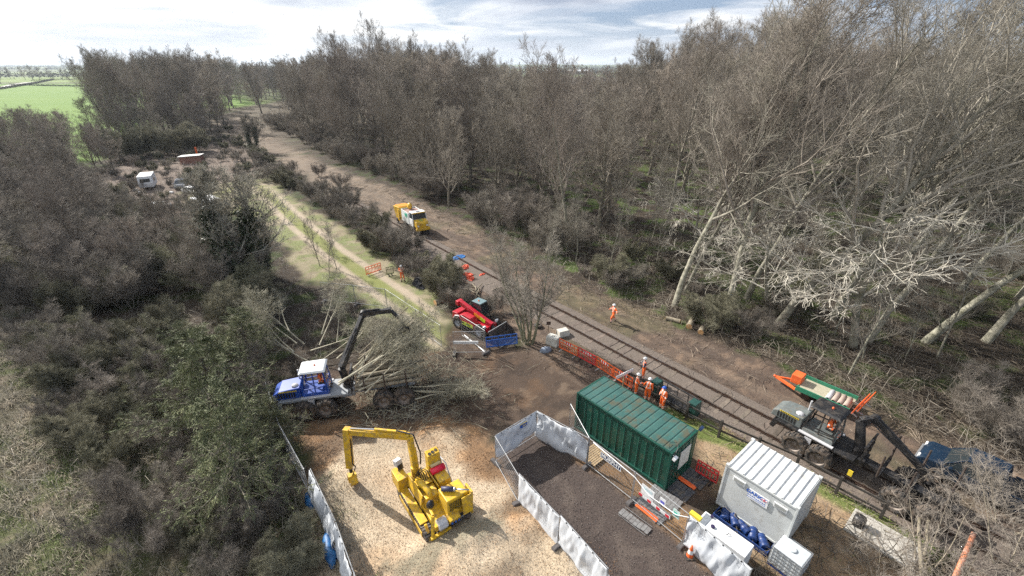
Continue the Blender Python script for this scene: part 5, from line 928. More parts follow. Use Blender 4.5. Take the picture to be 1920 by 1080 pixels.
def person(loc, rz, label, J=None, helmet=signw, sleeves=hv, group='people in orange work clothes', vest=False, sit=False, name='person'):
    """figure faces +x. J overrides joints."""
    T = thing(name, label, 'person', loc, rz, group)
    P = dict(pel=(0, 0, .95), wai=(.01, 0, 1.1), che=(.02, 0, 1.32), nek=(.01, 0, 1.49), hea=(.03, 0, 1.58), top=(.03, 0, 1.74),
             shL=(0, .18, 1.42), elL=(-.02, .24, 1.14), wrL=(.1, .25, .9), shR=(0, -.18, 1.42), elR=(-.02, -.24, 1.14), wrR=(.1, -.25, .9),
             hiL=(0, .1, .9), knL=(.03, .11, .5), anL=(0, .12, .09), toL=(.17, .14, .045), hiR=(0, -.1, .9), knR=(.03, -.11, .5), anR=(0, -.12, .09), toR=(.17, -.14, .045))
    if sit: P.update(knL=(.42, .14, .93), anL=(.5, .14, .5), toL=(.65, .15, .45), knR=(.42, -.14, .93), anR=(.5, -.14, .5), toR=(.65, -.15, .45), elL=(.12, .25, 1.15), wrL=(.38, .18, 1.15), elR=(.12, -.25, 1.15), wrR=(.38, -.18, 1.15))
    if J: P.update(J)
    P = {k: Vector(v) for k, v in P.items()}
    def hand(sfx):
        w_ = P['wr' + sfx]; d = (w_ - P['el' + sfx]).normalized(); sd_ = Vector((d.z, 0, -d.x)) if abs(d.y) > .6 else d.cross(Vector((0, 1, 0))); sd_ = (sd_ if sd_.length > .1 else Vector((1, 0, 0))).normalized(); pl = w_ + d * .075; ns = [(tuple(w_ + d * .02), (.026, .026)), (tuple(pl), (.034, .022))]; ed = []
        inn = d.cross(sd_).normalized() * (1 if sfx == 'L' else -1)
        for k, l in enumerate((.062, .072, .068, .052)):
            b_ = pl + sd_ * (.026 - .0175 * k) + d * .018; i = len(ns); ns += [(tuple(b_), .0095), (tuple(b_ + d * l * .55 + inn * .008), .0085), (tuple(b_ + d * l * .85 + inn * (.03 + .004 * k)), .0075)]; ed += [(1, i), (i, i + 1), (i + 1, i + 2)]
        b_ = w_ + d * .045 + sd_ * .03; i = len(ns); ns += [(tuple(b_), .011), (tuple(b_ + d * .035 + sd_ * .022 + inn * .012), .0095), (tuple(b_ + d * .058 + sd_ * .022 + inn * .026), .008)]; ed += [(0, i), (i, i + 1), (i + 1, i + 2)]
        return ns, ed
    order = ['pel', 'wai', 'che', 'nek', 'hea', 'top', 'shL', 'elL', 'wrL', 'shR', 'elR', 'wrR', 'hiL', 'knL', 'anL', 'toL', 'hiR', 'knR', 'anR', 'toR']
    rad_ = dict(pel=(.13, .11), wai=(.13, .10), che=(.15, .11), nek=.055, hea=(.078, .092), top=(.06, .07), shL=.058, elL=.04, wrL=.028, shR=.058, elR=.04, wrR=.028, hiL=.085, knL=.055, anL=.042, toL=.035, hiR=.085, knR=.055, anR=.042, toR=.035)
    ix = {k: i for i, k in enumerate(order)}; E_ = [('pel', 'wai'), ('wai', 'che'), ('che', 'nek'), ('nek', 'hea'), ('hea', 'top'), ('che', 'shL'), ('shL', 'elL'), ('elL', 'wrL'), ('che', 'shR'), ('shR', 'elR'), ('elR', 'wrR'), ('pel', 'hiL'), ('hiL', 'knL'), ('knL', 'anL'), ('anL', 'toL'), ('pel', 'hiR'), ('hiR', 'knR'), ('knR', 'anR'), ('anR', 'toR')]
    nodes = [(tuple(P[k]), rad_[k]) for k in order]; edges = [(ix[a], ix[b]) for a, b in E_]
    for sfx in 'LR':
        ns, ed = hand(sfx); o_ = len(nodes); nodes += ns; edges += [(a + o_, b + o_) for a, b in ed] + [(ix['wr' + sfx], o_), (o_, o_ + 1)]
    # nose and ears
    hd = P['hea']; hp = Vector((P['top'] + hd) / 2)
    body = skinned('body', nodes, edges, [skin_m], T)
    m = MB(); m.ball(tuple(hp + Vector((.095, 0, -.03))), (.018, .013, .024), 6, 4)
    for s_ in (-1, 1): m.ball(tuple(hp + Vector((.0, s_ * .083, -.03))), (.02, .01, .03), 6, 4)
    # suit
    cl = ['pel', 'wai', 'che', 'nek', 'shL', 'elL', 'wrL', 'shR', 'elR', 'wrR', 'hiL', 'knL', 'anL', 'hiR', 'knR', 'anR']; fat = dict(pel=(.155, .135), wai=(.15, .125), che=(.175, .14), nek=.07, shL=.078, elL=.062, wrL=.048, shR=.078, elR=.062, wrR=.048, hiL=.105, knL=.08, anL=.072, hiR=.105, knR=.08, anR=.072)
    ci = {k: i for i, k in enumerate(cl)}; ns = []
    for k in cl:
        p = P[k].copy()
        if k == 'nek': p = p.lerp(P['che'], .25)
        ns.append((tuple(p), fat[k]))
    def bands(c_):
        c_ = Vector(c_); 
        def near(a, b, t, w_, r_):
            A, B = P[a], P[b]; d = B - A; l = d.length; s_ = (c_ - A).dot(d) / l; off = (c_ - A - d * (s_ / l)).length; return off < r_ and abs(s_ - t * l) < w_
        for sfx in 'LR':
            if near('kn' + sfx, 'an' + sfx, .45, .035, .13) or near('kn' + sfx, 'an' + sfx, .75, .035, .13): return 1
            if near('el' + sfx, 'wr' + sfx, .35, .03, .1): return 1
            if sleeves is not hv and (near('sh' + sfx, 'el' + sfx, .6, .16, .1) or near('el' + sfx, 'wr' + sfx, .5, .2, .09)): return 2
        if abs(c_.z - (P['wai'].z + .02)) < .035 and (c_.xy - P['wai'].xy).length < .2: return 1
        if P['che'].z - .12 < c_.z < P['che'].z + .2 and abs(abs(c_.y - P['che'].y) - .09) < .03 and not sit: return 1
        return 0
    skinned('overalls', ns, [(ci[a], ci[b]) for a, b in E_ if a in ci and b in ci], [hv, refl, sleeves], T, bands, 2)
    for sfx in 'LR':
        b_ = MB(); b_.tube([tuple(P['an' + sfx] + Vector((0, 0, .10))), tuple(P['an' + sfx] + Vector((0, 0, -.01))), tuple(P['an' + sfx] + (P['to' + sfx] - P['an' + sfx]) * .5), tuple(P['to' + sfx])], [.06, .062, .058, .045], 8); b_.build('boot', boot_m, T, smooth=True)
    hm = MB(); c0 = hp + Vector((0, 0, .02)); hm.ball(tuple(c0), (.135, .115, .12), 14, 5, 0); hm.lathe([(.11, 0), (.135, -.005), (.14, .005), (.11, .012)], 14, 'z', tuple(c0 + Vector((.02, 0, 0)))); hm.tube([tuple(c0 + Vector((.10, 0, .07))), tuple(c0 + Vector((0, 0, .125))), tuple(c0 + Vector((-.10, 0, .07)))], .012, 6); hm.build('helmet', helmet, T, smooth=True)
    hh = MB(); hh.ball(tuple(hp + Vector((-.035, 0, -.02))), (.075, .085, .08), 10, 5, -.9); hh.build('hair', hair_m, T, smooth=True)
    f = m.build('face_feature', skin_m, body, smooth=True); e_ = MB()
    for s_ in (-1, 1): e_.ball(tuple(hp + Vector((.085, s_ * .03, -.005))), (.008, .012, .008), 6, 4)
    e_.build('eye', mat('eye_dark', (.03, .02, .02), .3), body); l_ = MB(); l_.box(tuple(hp + Vector((.083, 0, -.07))), (.012, .045, .01)); l_.build('mouth', mat('lip', (.38, .14, .11), .6), body)
    return T
# walker on the haul road: striding away from the camera, arms out
fa = math.atan2(.75, -.35)
x, y = gp2(1149, 604)
person((x, y, hz(x, y)), rad(200), 'person in orange overalls and white helmet striding alone across the cleared strip', dict(shL=(0, .18, 1.42), elL=(-.02, .42, 1.25), wrL=(.12, .60, 1.2), elR=(-.05, -.38, 1.18), wrR=(.12, -.5, 1.05), knL=(.26, .1, .55), anL=(.22, .11, .14), toL=(.38, .12, .12), knR=(-.1, -.1, .5), anR=(-.34, -.11, .12), toR=(-.19, -.12, .05)))
x, y = gp2(755, 527)
person((x, y, hz(x, y)), rad(-75), 'person in orange overalls standing on the grass track beside the orange barrier', dict(elL=(.12, .26, 1.2), wrL=(.26, .10, 1.3), elR=(.12, -.26, 1.2), wrR=(.26, -.10, 1.3), knL=(.02, .15, .5), anL=(0, .17, .09), toL=(.16, .2, .045)))
x, y = gp2(1205, 712)
person((x, y, .08), rad(175), 'person in orange vest with navy sleeves standing on the railway track', dict(elL=(.1, .27, 1.17), wrL=(.33, .2, 1.25), elR=(.1, -.27, 1.17), wrR=(.33, -.12, 1.22)), sleeves=navyc)
x, y = gp2(1191, 741)
person((x, y, 0), rad(-30), 'person in orange and white helmet behind the container roof, left of the pair', dict(elR=(.2, -.25, 1.22), wrR=(.42, -.12, 1.22)))
x, y = gp2(1212, 752)
person((x, y, 0), rad(60), 'person in orange and white helmet behind the container roof, right of the pair', dict(elL=(.08, .3, 1.15), wrL=(.22, .38, .95), che=(.06, 0, 1.31), nek=(.08, 0, 1.47), hea=(.12, 0, 1.56), top=(.14, 0, 1.71)))
x, y = gp2(1240, 767)
person((x, y, 0), rad(-160), 'person in orange overalls wearing a blue helmet by the green cage', dict(elR=(.05, -.24, 1.15), wrR=(.24, -.1, 1.2)), helmet=mat('blue_helmet', (.02, .10, .45), .4))
# ---------------------------------------------------------------- forwarders
def forwarder(name, label, o, rz, paint, roofm, crane, lit, extra):
    T = thing(name, label, 'forwarder', (o[0], o[1], 0), rz)
    for s_ in (-1, 1):
        for xw in (2.95, 1.72, -1.72, -2.95): wheel(T, xw, s_ * 1.02, .64, .55, s_, 22, 16)
        m = MB(); m.bar((1.72, s_ * .72, .66), (2.95, s_ * .72, .66), .2, .26); m.bar((-1.72, s_ * .72, .66), (-2.95, s_ * .72, .66), .2, .26); m.build('bogie', blk, T, .02)
    m = MB(); m.box((2.6, 0, 1.05), (3.2, .85, .35)); m.box((2.3, 0, 1.32), (3.9, 1.7, .14)); m.box((4.35, 0, 1.0), (.25, 1.5, .6), (0, -.25, 0)); m.tube([(1.1, 0, .95), (.3, 0, .95)], .25, 10); m.box((-1.7, 0, 1.08), (4.0, .5, .3)); m.box((.45, 0, 1.1), (.9, .9, .5)); m.build('chassis', blk if paint is greyp else mat('pale_grey_paint', (.34, .36, .38), .5, col2=(.25, .27, .29), dirt=(DIRT, 4, .5, .5)), T, .02)
    # hood
    m = MB(); m.prism([(3.05, 1.38), (3.05, 2.12), (4.25, 1.98), (4.62, 1.75), (4.66, 1.38)], -.62, .62); h = m.build('hood', paint, T, .05)
    m = MB()
    for s_ in (-1, 1):
        for k in range(7): m.box((3.4 + k * .15, s_ * .625, 1.66), (.09, .01, .34))
    m.build('grille', blk, h)
    m = MB(); m.tube([(3.2, -.4, 2.0), (3.2, -.4, 2.75)], .05, 8); m.ball((3.35, .3, 2.1), (.22, .2, .14), 8, 4, 0); m.build('exhaust', mat('light_grey_part', (.5, .5, .52), .5), h)
    m = MB(); m.box((3.75, .632, 1.93), (1.0, .01, .09)); sp = m.build('stripe', yellow_s, h); m = MB()
    for k in range(10): m.box((3.32 + k * .095, .64, 1.93), (.055, .006, .055))
    m.build('stripe_marks', blk, sp)
    # cab
    m = MB(); m.box((2.2, 0, 1.5), (1.5, 1.35, .3)); m.box((1.48, 0, 1.9), (.06, 1.3, .6)); m.build('cab_base', paint, T, .03)
    m = MB(); zr = 3.05
    for s_ in (-1, 1):
        m.bar((2.98, s_ * .62, 1.5), (2.72, s_ * .58, zr), .075); m.bar((1.45, s_ * .62, 1.5), (1.6, s_ * .58, zr), .075); m.bar((2.2, s_ * .635, 1.5), (2.2, s_ * .59, zr), .06); m.bar((1.45, s_ * .63, 2.0), (2.98, s_ * .63, 1.9), .05)
    m.bar((2.72, -.6, zr - .03), (2.72, .6, zr - .03), .06); m.bar((1.6, -.6, zr - .03), (1.6, .6, zr - .03), .06); m.bar((2.98, -.64, 1.52), (2.98, .64, 1.52), .06)
    cb = m.build('cab_frame', paint if paint is not greyp else blk, T)
    gl = bpy.data.materials.get('cab_glass') or mat('cab_glass', (.55, .62, .62), .05, trans=.0, alpha=.22)
    m = MB(); m.sheet([[(3.0, -.6, 1.62), (3.0, .6, 1.62)], [(2.76, -.56, zr - .04), (2.76, .56, zr - .04)]]); m.sheet([[(1.42, -.6, 1.62), (1.42, .6, 1.62)], [(1.58, -.56, zr - .04), (1.58, .56, zr - .04)]]); m.build('windscreen', gl, cb)
    m = MB(); m.hexa([(1.42, -.72, zr), (2.98, -.68, zr), (2.98, .68, zr), (1.42, .72, zr)], [(1.55, -.6, zr + .13), (2.86, -.58, zr + .11), (2.86, .58, zr + .11), (1.55, .6, zr + .13)]); m.build('cab_roof', roofm, T, .04)
    m = MB(); m.ball((2.1, 0, zr + .13), (.06, .06, .1), 8, 4, 0); m.build('beacon', org, T, smooth=True)
    m = MB(); m.box((1.85, 0, 1.95), (.45, .5, .12)); m.box((1.65, 0, 2.3), (.12, .5, .7), (0, -.12, 0)); m.build('operator_seat', blk, T, .04)
    for s_ in (-1, 1): m = MB(); m.box((2.2, s_ * .78, 1.42), (1.7, .2, .05)); m.box((2.5, s_ * .86, 1.05), (.35, .06, .5)); m.build('step', mat('light_grey_part', (.5, .5, .52), .5), T)
    # bunk with stakes
    m = MB(); m.box((.12, 0, 1.85), (.1, 1.7, .06)); m.box((.12, 0, 2.45), (.1, 1.7, .06))
    for k in range(6): m.bar((.12, -.8 + k * .32, 1.25), (.12, -.8 + k * .32, 2.5), .05)
    m.build('headboard', blk, T)
    for xs in (-.7, -1.9, -3.2):
        m = MB(); m.box((xs, 0, 1.3), (.14, 1.9, .14)); b_ = m.build('bolster', blk, T)
        for s_ in (-1, 1): m = MB(); m.tube([(xs, s_ * .93, 1.3), (xs, s_ * 1.12, 2.75)], [.055, .04], 8); m.build('stake', mat('rusty_stake', (.10, .075, .065), .6, .3, col2=(.05, .04, .035)), b_)
    # crane, points in world space
    Mi = Matrix.Rotation(-rz, 4, 'Z') @ Matrix.Translation((-o[0], -o[1], 0)); Q = [Mi @ Vector(p) for p in crane]
    m = MB(); m.tube([(.42, 0, 1.2), (.42, 0, 1.6)], .3, 12); m.tube([(.42, 0, 1.6), Q[0]], [.26, .22], 8); m.build('crane_pillar', blk, T, smooth=False)
    m = MB(); m.bar(Q[0], Q[0].lerp(Q[1], .55), .3, .42); m.bar(Q[0].lerp(Q[1], .5), Q[1], .25, .32); m.tube([Q[1] - Vector((0, .17, 0)), Q[1] + Vector((0, .17, 0))], .22, 10); m.bar(Q[0] + Vector((0, 0, -.35)), Q[0].lerp(Q[1], .6) + Vector((0, 0, -.28)), .13); m.build('crane_boom', blk, T, .02)
    m = MB(); m.bar(Q[1], Q[2], .23, .30); m.bar(Q[1] + Vector((0, 0, .2)), Q[1].lerp(Q[2], .6) + Vector((0, 0, .2)), .09); m.bar(Q[2], Q[3], .16, .2); st_ = m.build('crane_stick', blk, T, .02)
    m = MB(); m.tube([p + Vector((.05, .12, .22 * math.sin(k * 1.1))) for k, p in enumerate([Q[0].lerp(Q[1], t_) for t_ in (0, .3, .6, .9)] + [Q[1].lerp(Q[2], t_) for t_ in (.1, .4, .8)])], .035, 6); m.build('hose', blk, st_)
    m = MB(); g_ = Q[3]; m.tube([g_, g_ - Vector((0, 0, .25))], .1, 8)
    for s_ in (-1, 1): m.tube([g_ - Vector((0, 0, .25)), g_ + Vector((s_ * .35, 0, -.5)), g_ + Vector((s_ * .32, 0, -.85)), g_ + Vector((s_ * .08, 0, -1.05))], [.09, .08, .07, .03], 6)
    m.build('grapple', blk, T, smooth=False)
    return T
T2 = forwarder('forwarder', 'blue forwarder with a white cab roof loaded with felled trees', (-9.95, 23.5), rad(193), bluepaint, wht, [gp(640, 690, 2.8), gp(681, 588, 5.1), gp(733, 582, 5.0), gp(757, 606, 4.2)], None, None)
c2 = T2.matrix_basis.to_translation() if 0 else None
def inside(T, x, y, z, rz, *a, **k):
    M = Matrix.Translation(T.location) @ Matrix.Rotation(T.rotation_euler[2], 4, 'Z') @ Matrix.Translation((x, y, z)); return person(tuple(M.to_translation()), T.rotation_euler[2] + rz, *a, **k)
inside(T2, 1.95, 0, 1.1, math.pi, 'person in orange seated in the cab of the blue forwarder', sit=True)
f2 = T2
T3 = forwarder('forwarder', 'dusty grey and black forwarder standing on the railway with an empty bunk', (18.3, 17.45), rad(127), greyp, blk, [gp(1614, 790, 3.1), gp(1641, 785, 3.3), gp(1737, 888, 1.5), gp(1748, 900, 1.4)], None, None)
inside(T3, 1.95, 0, 1.1, math.pi, 'person in orange seated in the open cab of the grey forwarder', sit=True)
m = MB(); m.box((.25, 1.12, .82), (.2, .04, .35)); m.build('reflector_plate', yellow_s, T3)
# logs in the blue forwarder bunk
for k in range(16):
    s_ = k % 6; r_ = k // 6; x_, y_ = -.3 + .1 * (k % 3), -.7 + .27 * s_; M = Matrix.Translation(T2.location) @ Matrix.Rotation(T2.rotation_euler[2], 4, 'Z'); p = M @ Vector((x_, y_, 1.5 + .24 * r_)); log(tuple(p), T2.rotation_euler[2] + math.pi + rad(rg.uniform(-4, 8)), rg.uniform(3.4, 4.4), rg.uniform(.07, .12), 'grey log lying in the bunk of the blue forwarder', 'logs in the bunk of the blue forwarder', rad(rg.uniform(0, 4)))
for k in range(16):
    u_ = rg.uniform(672, 700); p = gp(u_, rg.uniform(655, 700), 1.7 + .1 * k / 3); log(p, rad(rg.uniform(22, 55)), rg.uniform(3.0, 5.2), rg.uniform(.045, .085), 'pale pole fanned out on top of the load behind the crane', 'pale poles fanned out over the forwarder load', rad(rg.uniform(14, 38)))
# ---------------------------------------------------------------- telehandler
T = thing('telehandler', 'red telehandler with black bucket and yellow-green side stripe', 'telehandler', (-2.95, 32.75, 0), rad(-40)); grim = mat('grey_rim', (.36, .38, .42), .5)
for s_ in (-1, 1):
    for xw in (-1.15, 1.25): wheel(T, xw, s_ * .88, .55, .4, s_, 20, 14, grim)
    for xw in (-1.15, 1.25): m = MB(); m.tube([(xw + .62 * math.cos(a), s_ * .88, .55 + .62 * math.sin(a)) for a in (.3, .9, 1.57, 2.2, 2.8)], .05, 6); m.build('mudguard', wht if xw < 0 else blk, T)
m = MB(); m.box((0, 0, .72), (3.6, 1.1, .5)); m.box((-1.6, 0, .95), (.6, 1.7, .7)); m.build('chassis', red, T, .04)
m = MB(); m.prism([(-.85, .6), (-.95, 1.35), (-.5, 1.55), (.35, 1.45), (.75, 1.0), (.75, .6)], -1.0, -.4); e_ = m.build('engine_cover', red, T, .06); m = MB(); m.box((.0, -1.01, .78), (1.2, .012, .3)); m.build('side_stripe', mat('lime_stripe', (.55, .75, .02), .5), e_); m = MB(); m.box((-.5, -1.02, .83), (.3, .012, .12)); m.box((.1, -1.02, .83), (.5, .012, .1)); m.build('stripe_marks', blk, e_)
m = MB(); m.bar((-1.6, -.12, 1.95), (1.9, -.12, 1.05), .34, .36); b_ = m.build('boom', red, T, .03); m = MB(); m.bar((.1, -.30, 1.53), (.75, -.30, 1.36), .02, .26); m.mi = 1; m.bar((.78, -.30, 1.355), (1.3, -.30, 1.22), .02, .26); m.build('boom_panel', [mat('amber_panel', (.85, .30, .02), .5), MATS['lime_stripe']], b_); m = MB(); m.bar((1.6, -.12, 1.1), (2.3, -.12, .7), .22, .26); m.bar((2.2, -.12, .8), (2.45, -.12, .45), .3, .3); m.build('boom_nose', blk, T, .02)
m = MB(); m.box((-1.75, -.12, 1.9), (.35, .6, .4)); m.build('counterweight', red, T, .05)
m = MB(); m.hexa([(-.6, .12, .95), (.75, .12, .95), (.75, .95, .95), (-.6, .95, .95)], [(-.5, .2, 2.22), (.35, .2, 2.22), (.35, .9, 2.22), (-.5, .9, 2.22)]); m.build('cab_window', glass, T, .02)
m = MB(); m.box((-.08, .55, 2.27), (.98, .82, .1)); m.build('cab_roof', mat('teal_grey', (.16, .24, .26), .4), T, .03); m = MB()
for p0, p1 in (((-.6, .12), (-.5, .2)), ((.75, .12), (.35, .2)), ((.75, .95), (.35, .9)), ((-.6, .95), (-.5, .9))): m.bar((*p0, .95), (*p1, 2.24), .07)
m.bar((-.5, .2, 2.2), (-.5, .9, 2.2), .06); m.bar((.35, .2, 2.2), (.35, .9, 2.2), .06); m.bar((-.6, .12, .98), (.75, .12, .98), .06); m.build('cab_frame', blk, T); m = MB(); m.ball((-.1, .5, 2.32), (.07, .07, .1), 8, 4, 0); m.build('beacon', org, T, smooth=True); m = MB(); m.box((1.6, -.75, 1.0), (.16, .3, .2)); m.box((1.6, .75, 1.0), (.16, .3, .2)); m.build('headlight', MATS['lamp_lens'], T, .02)
m = MB(); th = .04
pr = [(2.35, 1.0), (2.5, .35), (2.75, .12), (3.5, .05)]
for (a0, a1) in zip(pr[:-1], pr[1:]): m.bar((a0[0], 0, a0[1]), (a1[0], 0, a1[1]), 2.1, th)
for s_ in (-1, 1): m.prism([(2.35, 1.0), (2.5, .35), (2.75, .12), (3.5, .05), (3.05, .75)], s_ * 1.05 - .02, s_ * 1.05 + .02)
m.build('bucket', mat('worn_bucket', (.05, .05, .055), .5, .5, col2=(.14, .11, .10), scale=3), T); m = MB(); m.bar((2.35, -1.07, 1.02), (2.35, 1.07, 1.02), .05, .05); m.bar((3.5, -1.07, .06), (3.5, 1.07, .06), .06, .03)
m.build('bucket_edge', steel, T)
barrier(gp2(912, 656), gp2(972, 648), mat('mid_blue_plastic', (.02, .11, .42), .45, col2=(.015, .07, .3)), 'blue plastic barrier leaning against the telehandler bucket', white=False, kind=2).rotation_euler[0] = rad(-14)
# ---------------------------------------------------------------- yellow tracked chipper with crane
oy = gp2(812, 965); T = thing('tracked_chipper', 'yellow tracked wood chipper with a long folded crane and red tank', 'wood chipper', (oy[0], oy[1], hz(*oy) - .02), rad(125.5)); yg = yel; T.scale = (1.0, 1.0, 1.0)
for y_ in (.78, -.98):
    m = MB(); pts = []; R_ = .33
    for k in range(9): a = math.pi / 2 + math.pi * k / 8; pts.append((-1.05 + R_ * math.cos(a), R_ + .02 + R_ * math.sin(a)))
    for k in range(9): a = -math.pi / 2 + math.pi * k / 8; pts.append((1.55 + R_ * math.cos(a), R_ + .02 + R_ * math.sin(a)))
    m.prism(pts, y_ - .21, y_ + .21); tr = m.build('crawler_track', rubber, T); m = MB(); n_ = 46; per = []
    tot = []
    for k in range(len(pts)): a, b = Vector(pts[k]), Vector(pts[(k + 1) % len(pts)]); tot.append((a, b, (b - a).length))
    Ls = sum(t_[2] for t_ in tot)
    for k in range(n_):
        s_ = Ls * k / n_
        for a, b, l in tot:
            if s_ <= l: p = a.lerp(b, s_ / l); d = (b - a).normalized(); break
            s_ -= l
        m.box((p.x, y_, p.y), (.05, .42, .05), (0, -math.atan2(d.y, d.x), 0))
    m.build('track_pad', mat('worn_track_steel', (.30, .29, .28), .45, .7, col2=(.14, .12, .11), scale=5), tr)
    m = MB(); m.bar((-1.0, y_ - (.23 if y_ < 0 else -.23), .35), (1.5, y_ - (.23 if y_ < 0 else -.23), .35), .03, .3); m.build('track_frame', yg, T, .01)
m = MB(); m.box((.3, -.1, .72), (3.4, 1.2, .3)); m.box((.4, .78, .75), (2.4, .38, .06)); m.box((.4, -.98, .75), (2.4, .38, .06)); m.build('chassis', yg, T, .02)
m = MB(); m.hexa([(1.5, .45, .6), (2.35, .45, .6), (2.35, 1.0, .6), (1.5, 1.0, .6)], [(1.4, .5, 1.5), (2.3, .5, 1.5), (2.3, 1.02, 1.5), (1.4, 1.02, 1.5)]); m.build('front_box', yg, T, .02)
m = MB(); m.box((2.2, .66, 1.85), (.3, .34, .34), (0, .25, .2)); m.mi = 1; m.box((2.02, .62, 1.68), (.06, .3, .3), (0, .25, .2)); m.build('work_lamp', [mat('light_grey_part', (.5, .5, .52), .5), blk], T, .02)
# infeed chute
m = MB(); m.hexa([(-.3, -.35, .8), (1.2, -.45, .8), (1.2, .5, .8), (-.3, .4, .8)], [(-.3, -.3, 1.5), (1.2, -.42, 1.25), (1.2, .46, 1.25), (-.3, .35, 1.5)]); m.box((.6, .52, 1.35), (1.5, .05, .6), (.2, 0, 0)); m.box((.6, -.44, 1.4), (1.4, .05, .6), (-.2, 0, 0)); m.box((.9, .05, 1.36), (.9, .8, .05), (0, .3, 0)); m.build('infeed_hopper', yg, T, .02)
m = MB(); m.tube([(1.0, .2, 1.5), (.5, .25, 1.72), (.0, .1, 1.62), (-.35, .15, 1.3)], [.13, .16, .16, .12], 8); m.build('feed_roller', yg, T, smooth=True)
# engine house
m = MB(); m.hexa([(-1.35, -1.3, .8), (-.42, -1.3, .8), (-.42, -.18, .8), (-1.35, -.18, .8)], [(-1.3, -1.28, 1.9), (-.42, -1.28, 1.9), (-.42, -.2, 1.9), (-1.3, -.2, 1.9)]); eh = m.build('engine_house', yg, T, .04)
m = MB()
for k in range(9): m.box((-1.33, -.32 - k * .085, 1.5), (.05, .035, .5), (0, .05, 0))
m.build('louvre', mat('dark_slot', (.10, .07, .01), .7), eh); m = MB(); m.box((-1.37, -.6, 1.22), (.05, .32, .14), (.5, 0, 0)); m.build('latch_plate', yg, eh)
m = MB(); m.tube([(-.62, -.28, 2.05), (-.95, -.72, 2.05)], .115, 12); m.mi = 1; m.tube([(-.95, -.72, 2.05), (-1.02, -.80, 2.05)], .1, 12); m.tube([(-1.02, -.80, 2.05), (-1.4, -1.3, 2.05)], .035, 8); m.build('exhaust_silencer', [mat('dark_silencer', (.05, .05, .10), .5), steel], eh, smooth=True)
m = MB(); m.hexa([(-1.45, -1.42, .5), (-1.1, -1.42, .5), (-1.1, -1.32, .5), (-1.45, -1.32, .5)], [(-1.5, -1.44, 1.95), (-.9, -1.44, 1.95), (-.9, -1.34, 1.95), (-1.5, -1.34, 1.95)]); m.box((-1.5, -1.1, 1.35), (.05, .5, 1.0), (0, .1, 0)); m.build('side_guard', yg, T, .015)
m = MB(); m.lathe([(0, -.14), (.2, -.14), (.22, -.08), (.22, .08), (.2, .14), (0, .14)], 14, 'y', (-1.25, -1.15, .32)); m.build('support_roller', rubber, T)
# control cabinet, tank, box on the right front
m = MB(); m.hexa([(.95, -1.1, .8), (1.35, -1.1, .8), (1.35, -.42, .8), (.95, -.42, .8)], [(.98, -1.08, 2.55), (1.38, -1.08, 2.6), (1.38, -.44, 2.6), (.98, -.44, 2.55)]); cb = m.build('control_cabinet', yg, T, .03); m = MB()
for k in range(3): m.lathe([(0, 0), (.08, 0), (.08, .02)], 12, 'z', (1.1 + .04 * k, -.58 - .18 * k, 2.58))
m.build('gauge', blk, cb)
m = MB(); m.tube([(.72, -.42, 1.8), (.72, -1.12, 1.8)], .16, 14); rd = m.build('tank', mat('bright_red_tank', (.75, .01, .05), .35, col2=(.6, .01, .04)), T, smooth=True); m = MB(); m.box((.9, -.75, 1.98), (.12, .5, .1)); m.build('bracket', mat('pale_yellow_pad', (.7, .58, .3), .6), T)
m = MB(); m.box((.32, -.8, 1.35), (.62, .6, .7)); m.build('tool_box', yg, T, .03); m = MB(); m.tube([(.9, -1.15, 1.2), (1.3, -1.2, 1.9), (.7, -1.2, 1.95), (.1, -1.18, 1.2)], .03, 6); m.build('handrail', mat('light_grey_part', (.5, .5, .52), .5), T)
# rear
m = MB(); m.bar((-1.5, .75, .15), (-1.25, .5, 1.5), .12, .16); m.bar((-1.5, -.2, .45), (-1.5, .8, .45), .14, .12); m.bar((-1.5, .8, .1), (-1.0, .8, .9), .12, .12); m.bar((-1.25, .5, 1.5), (-.5, .4, 1.4), .1, .1); m.build('rear_frame', yg, T, .01)
m = MB(); m.lathe([(0, -.22), (.24, -.22), (.27, -.18), (.27, .18), (.24, .22), (0, .22)], 8, 'y', (-1.35, .15, .85)); m.build('rotor_housing', mat('light_grey_part', (.5, .5, .52), .5), T, .01); m = MB(); m.box((-1.4, -.4, .95), (.4, .55, .22), (0, -.2, 0)); m.mi = 1
for k in range(3): m.box((-1.6, -.58 + k * .17, .82), (.06, .09, .1))
m.build('battery_box', [yg, MATS['sign_blue']], T, .01)
m = MB(); m.ball((-.7, .35, 1.55), (.16, .2, .24), 10, 6); m.build('hydraulic_accumulator', blk, T, smooth=True); m = MB()
for k in range(7): a = k * .5; m.tube([(1.3, .1 * k - .3, 1.0), (1.5 - .1 * k, .08 * k - .2, 1.6 + .06 * k), (1.0, .1 * k - .35, 1.7), (.5, .12 * k - .4, 1.1)], .022, 5)
m.build('hydraulic_hose', blk, T)
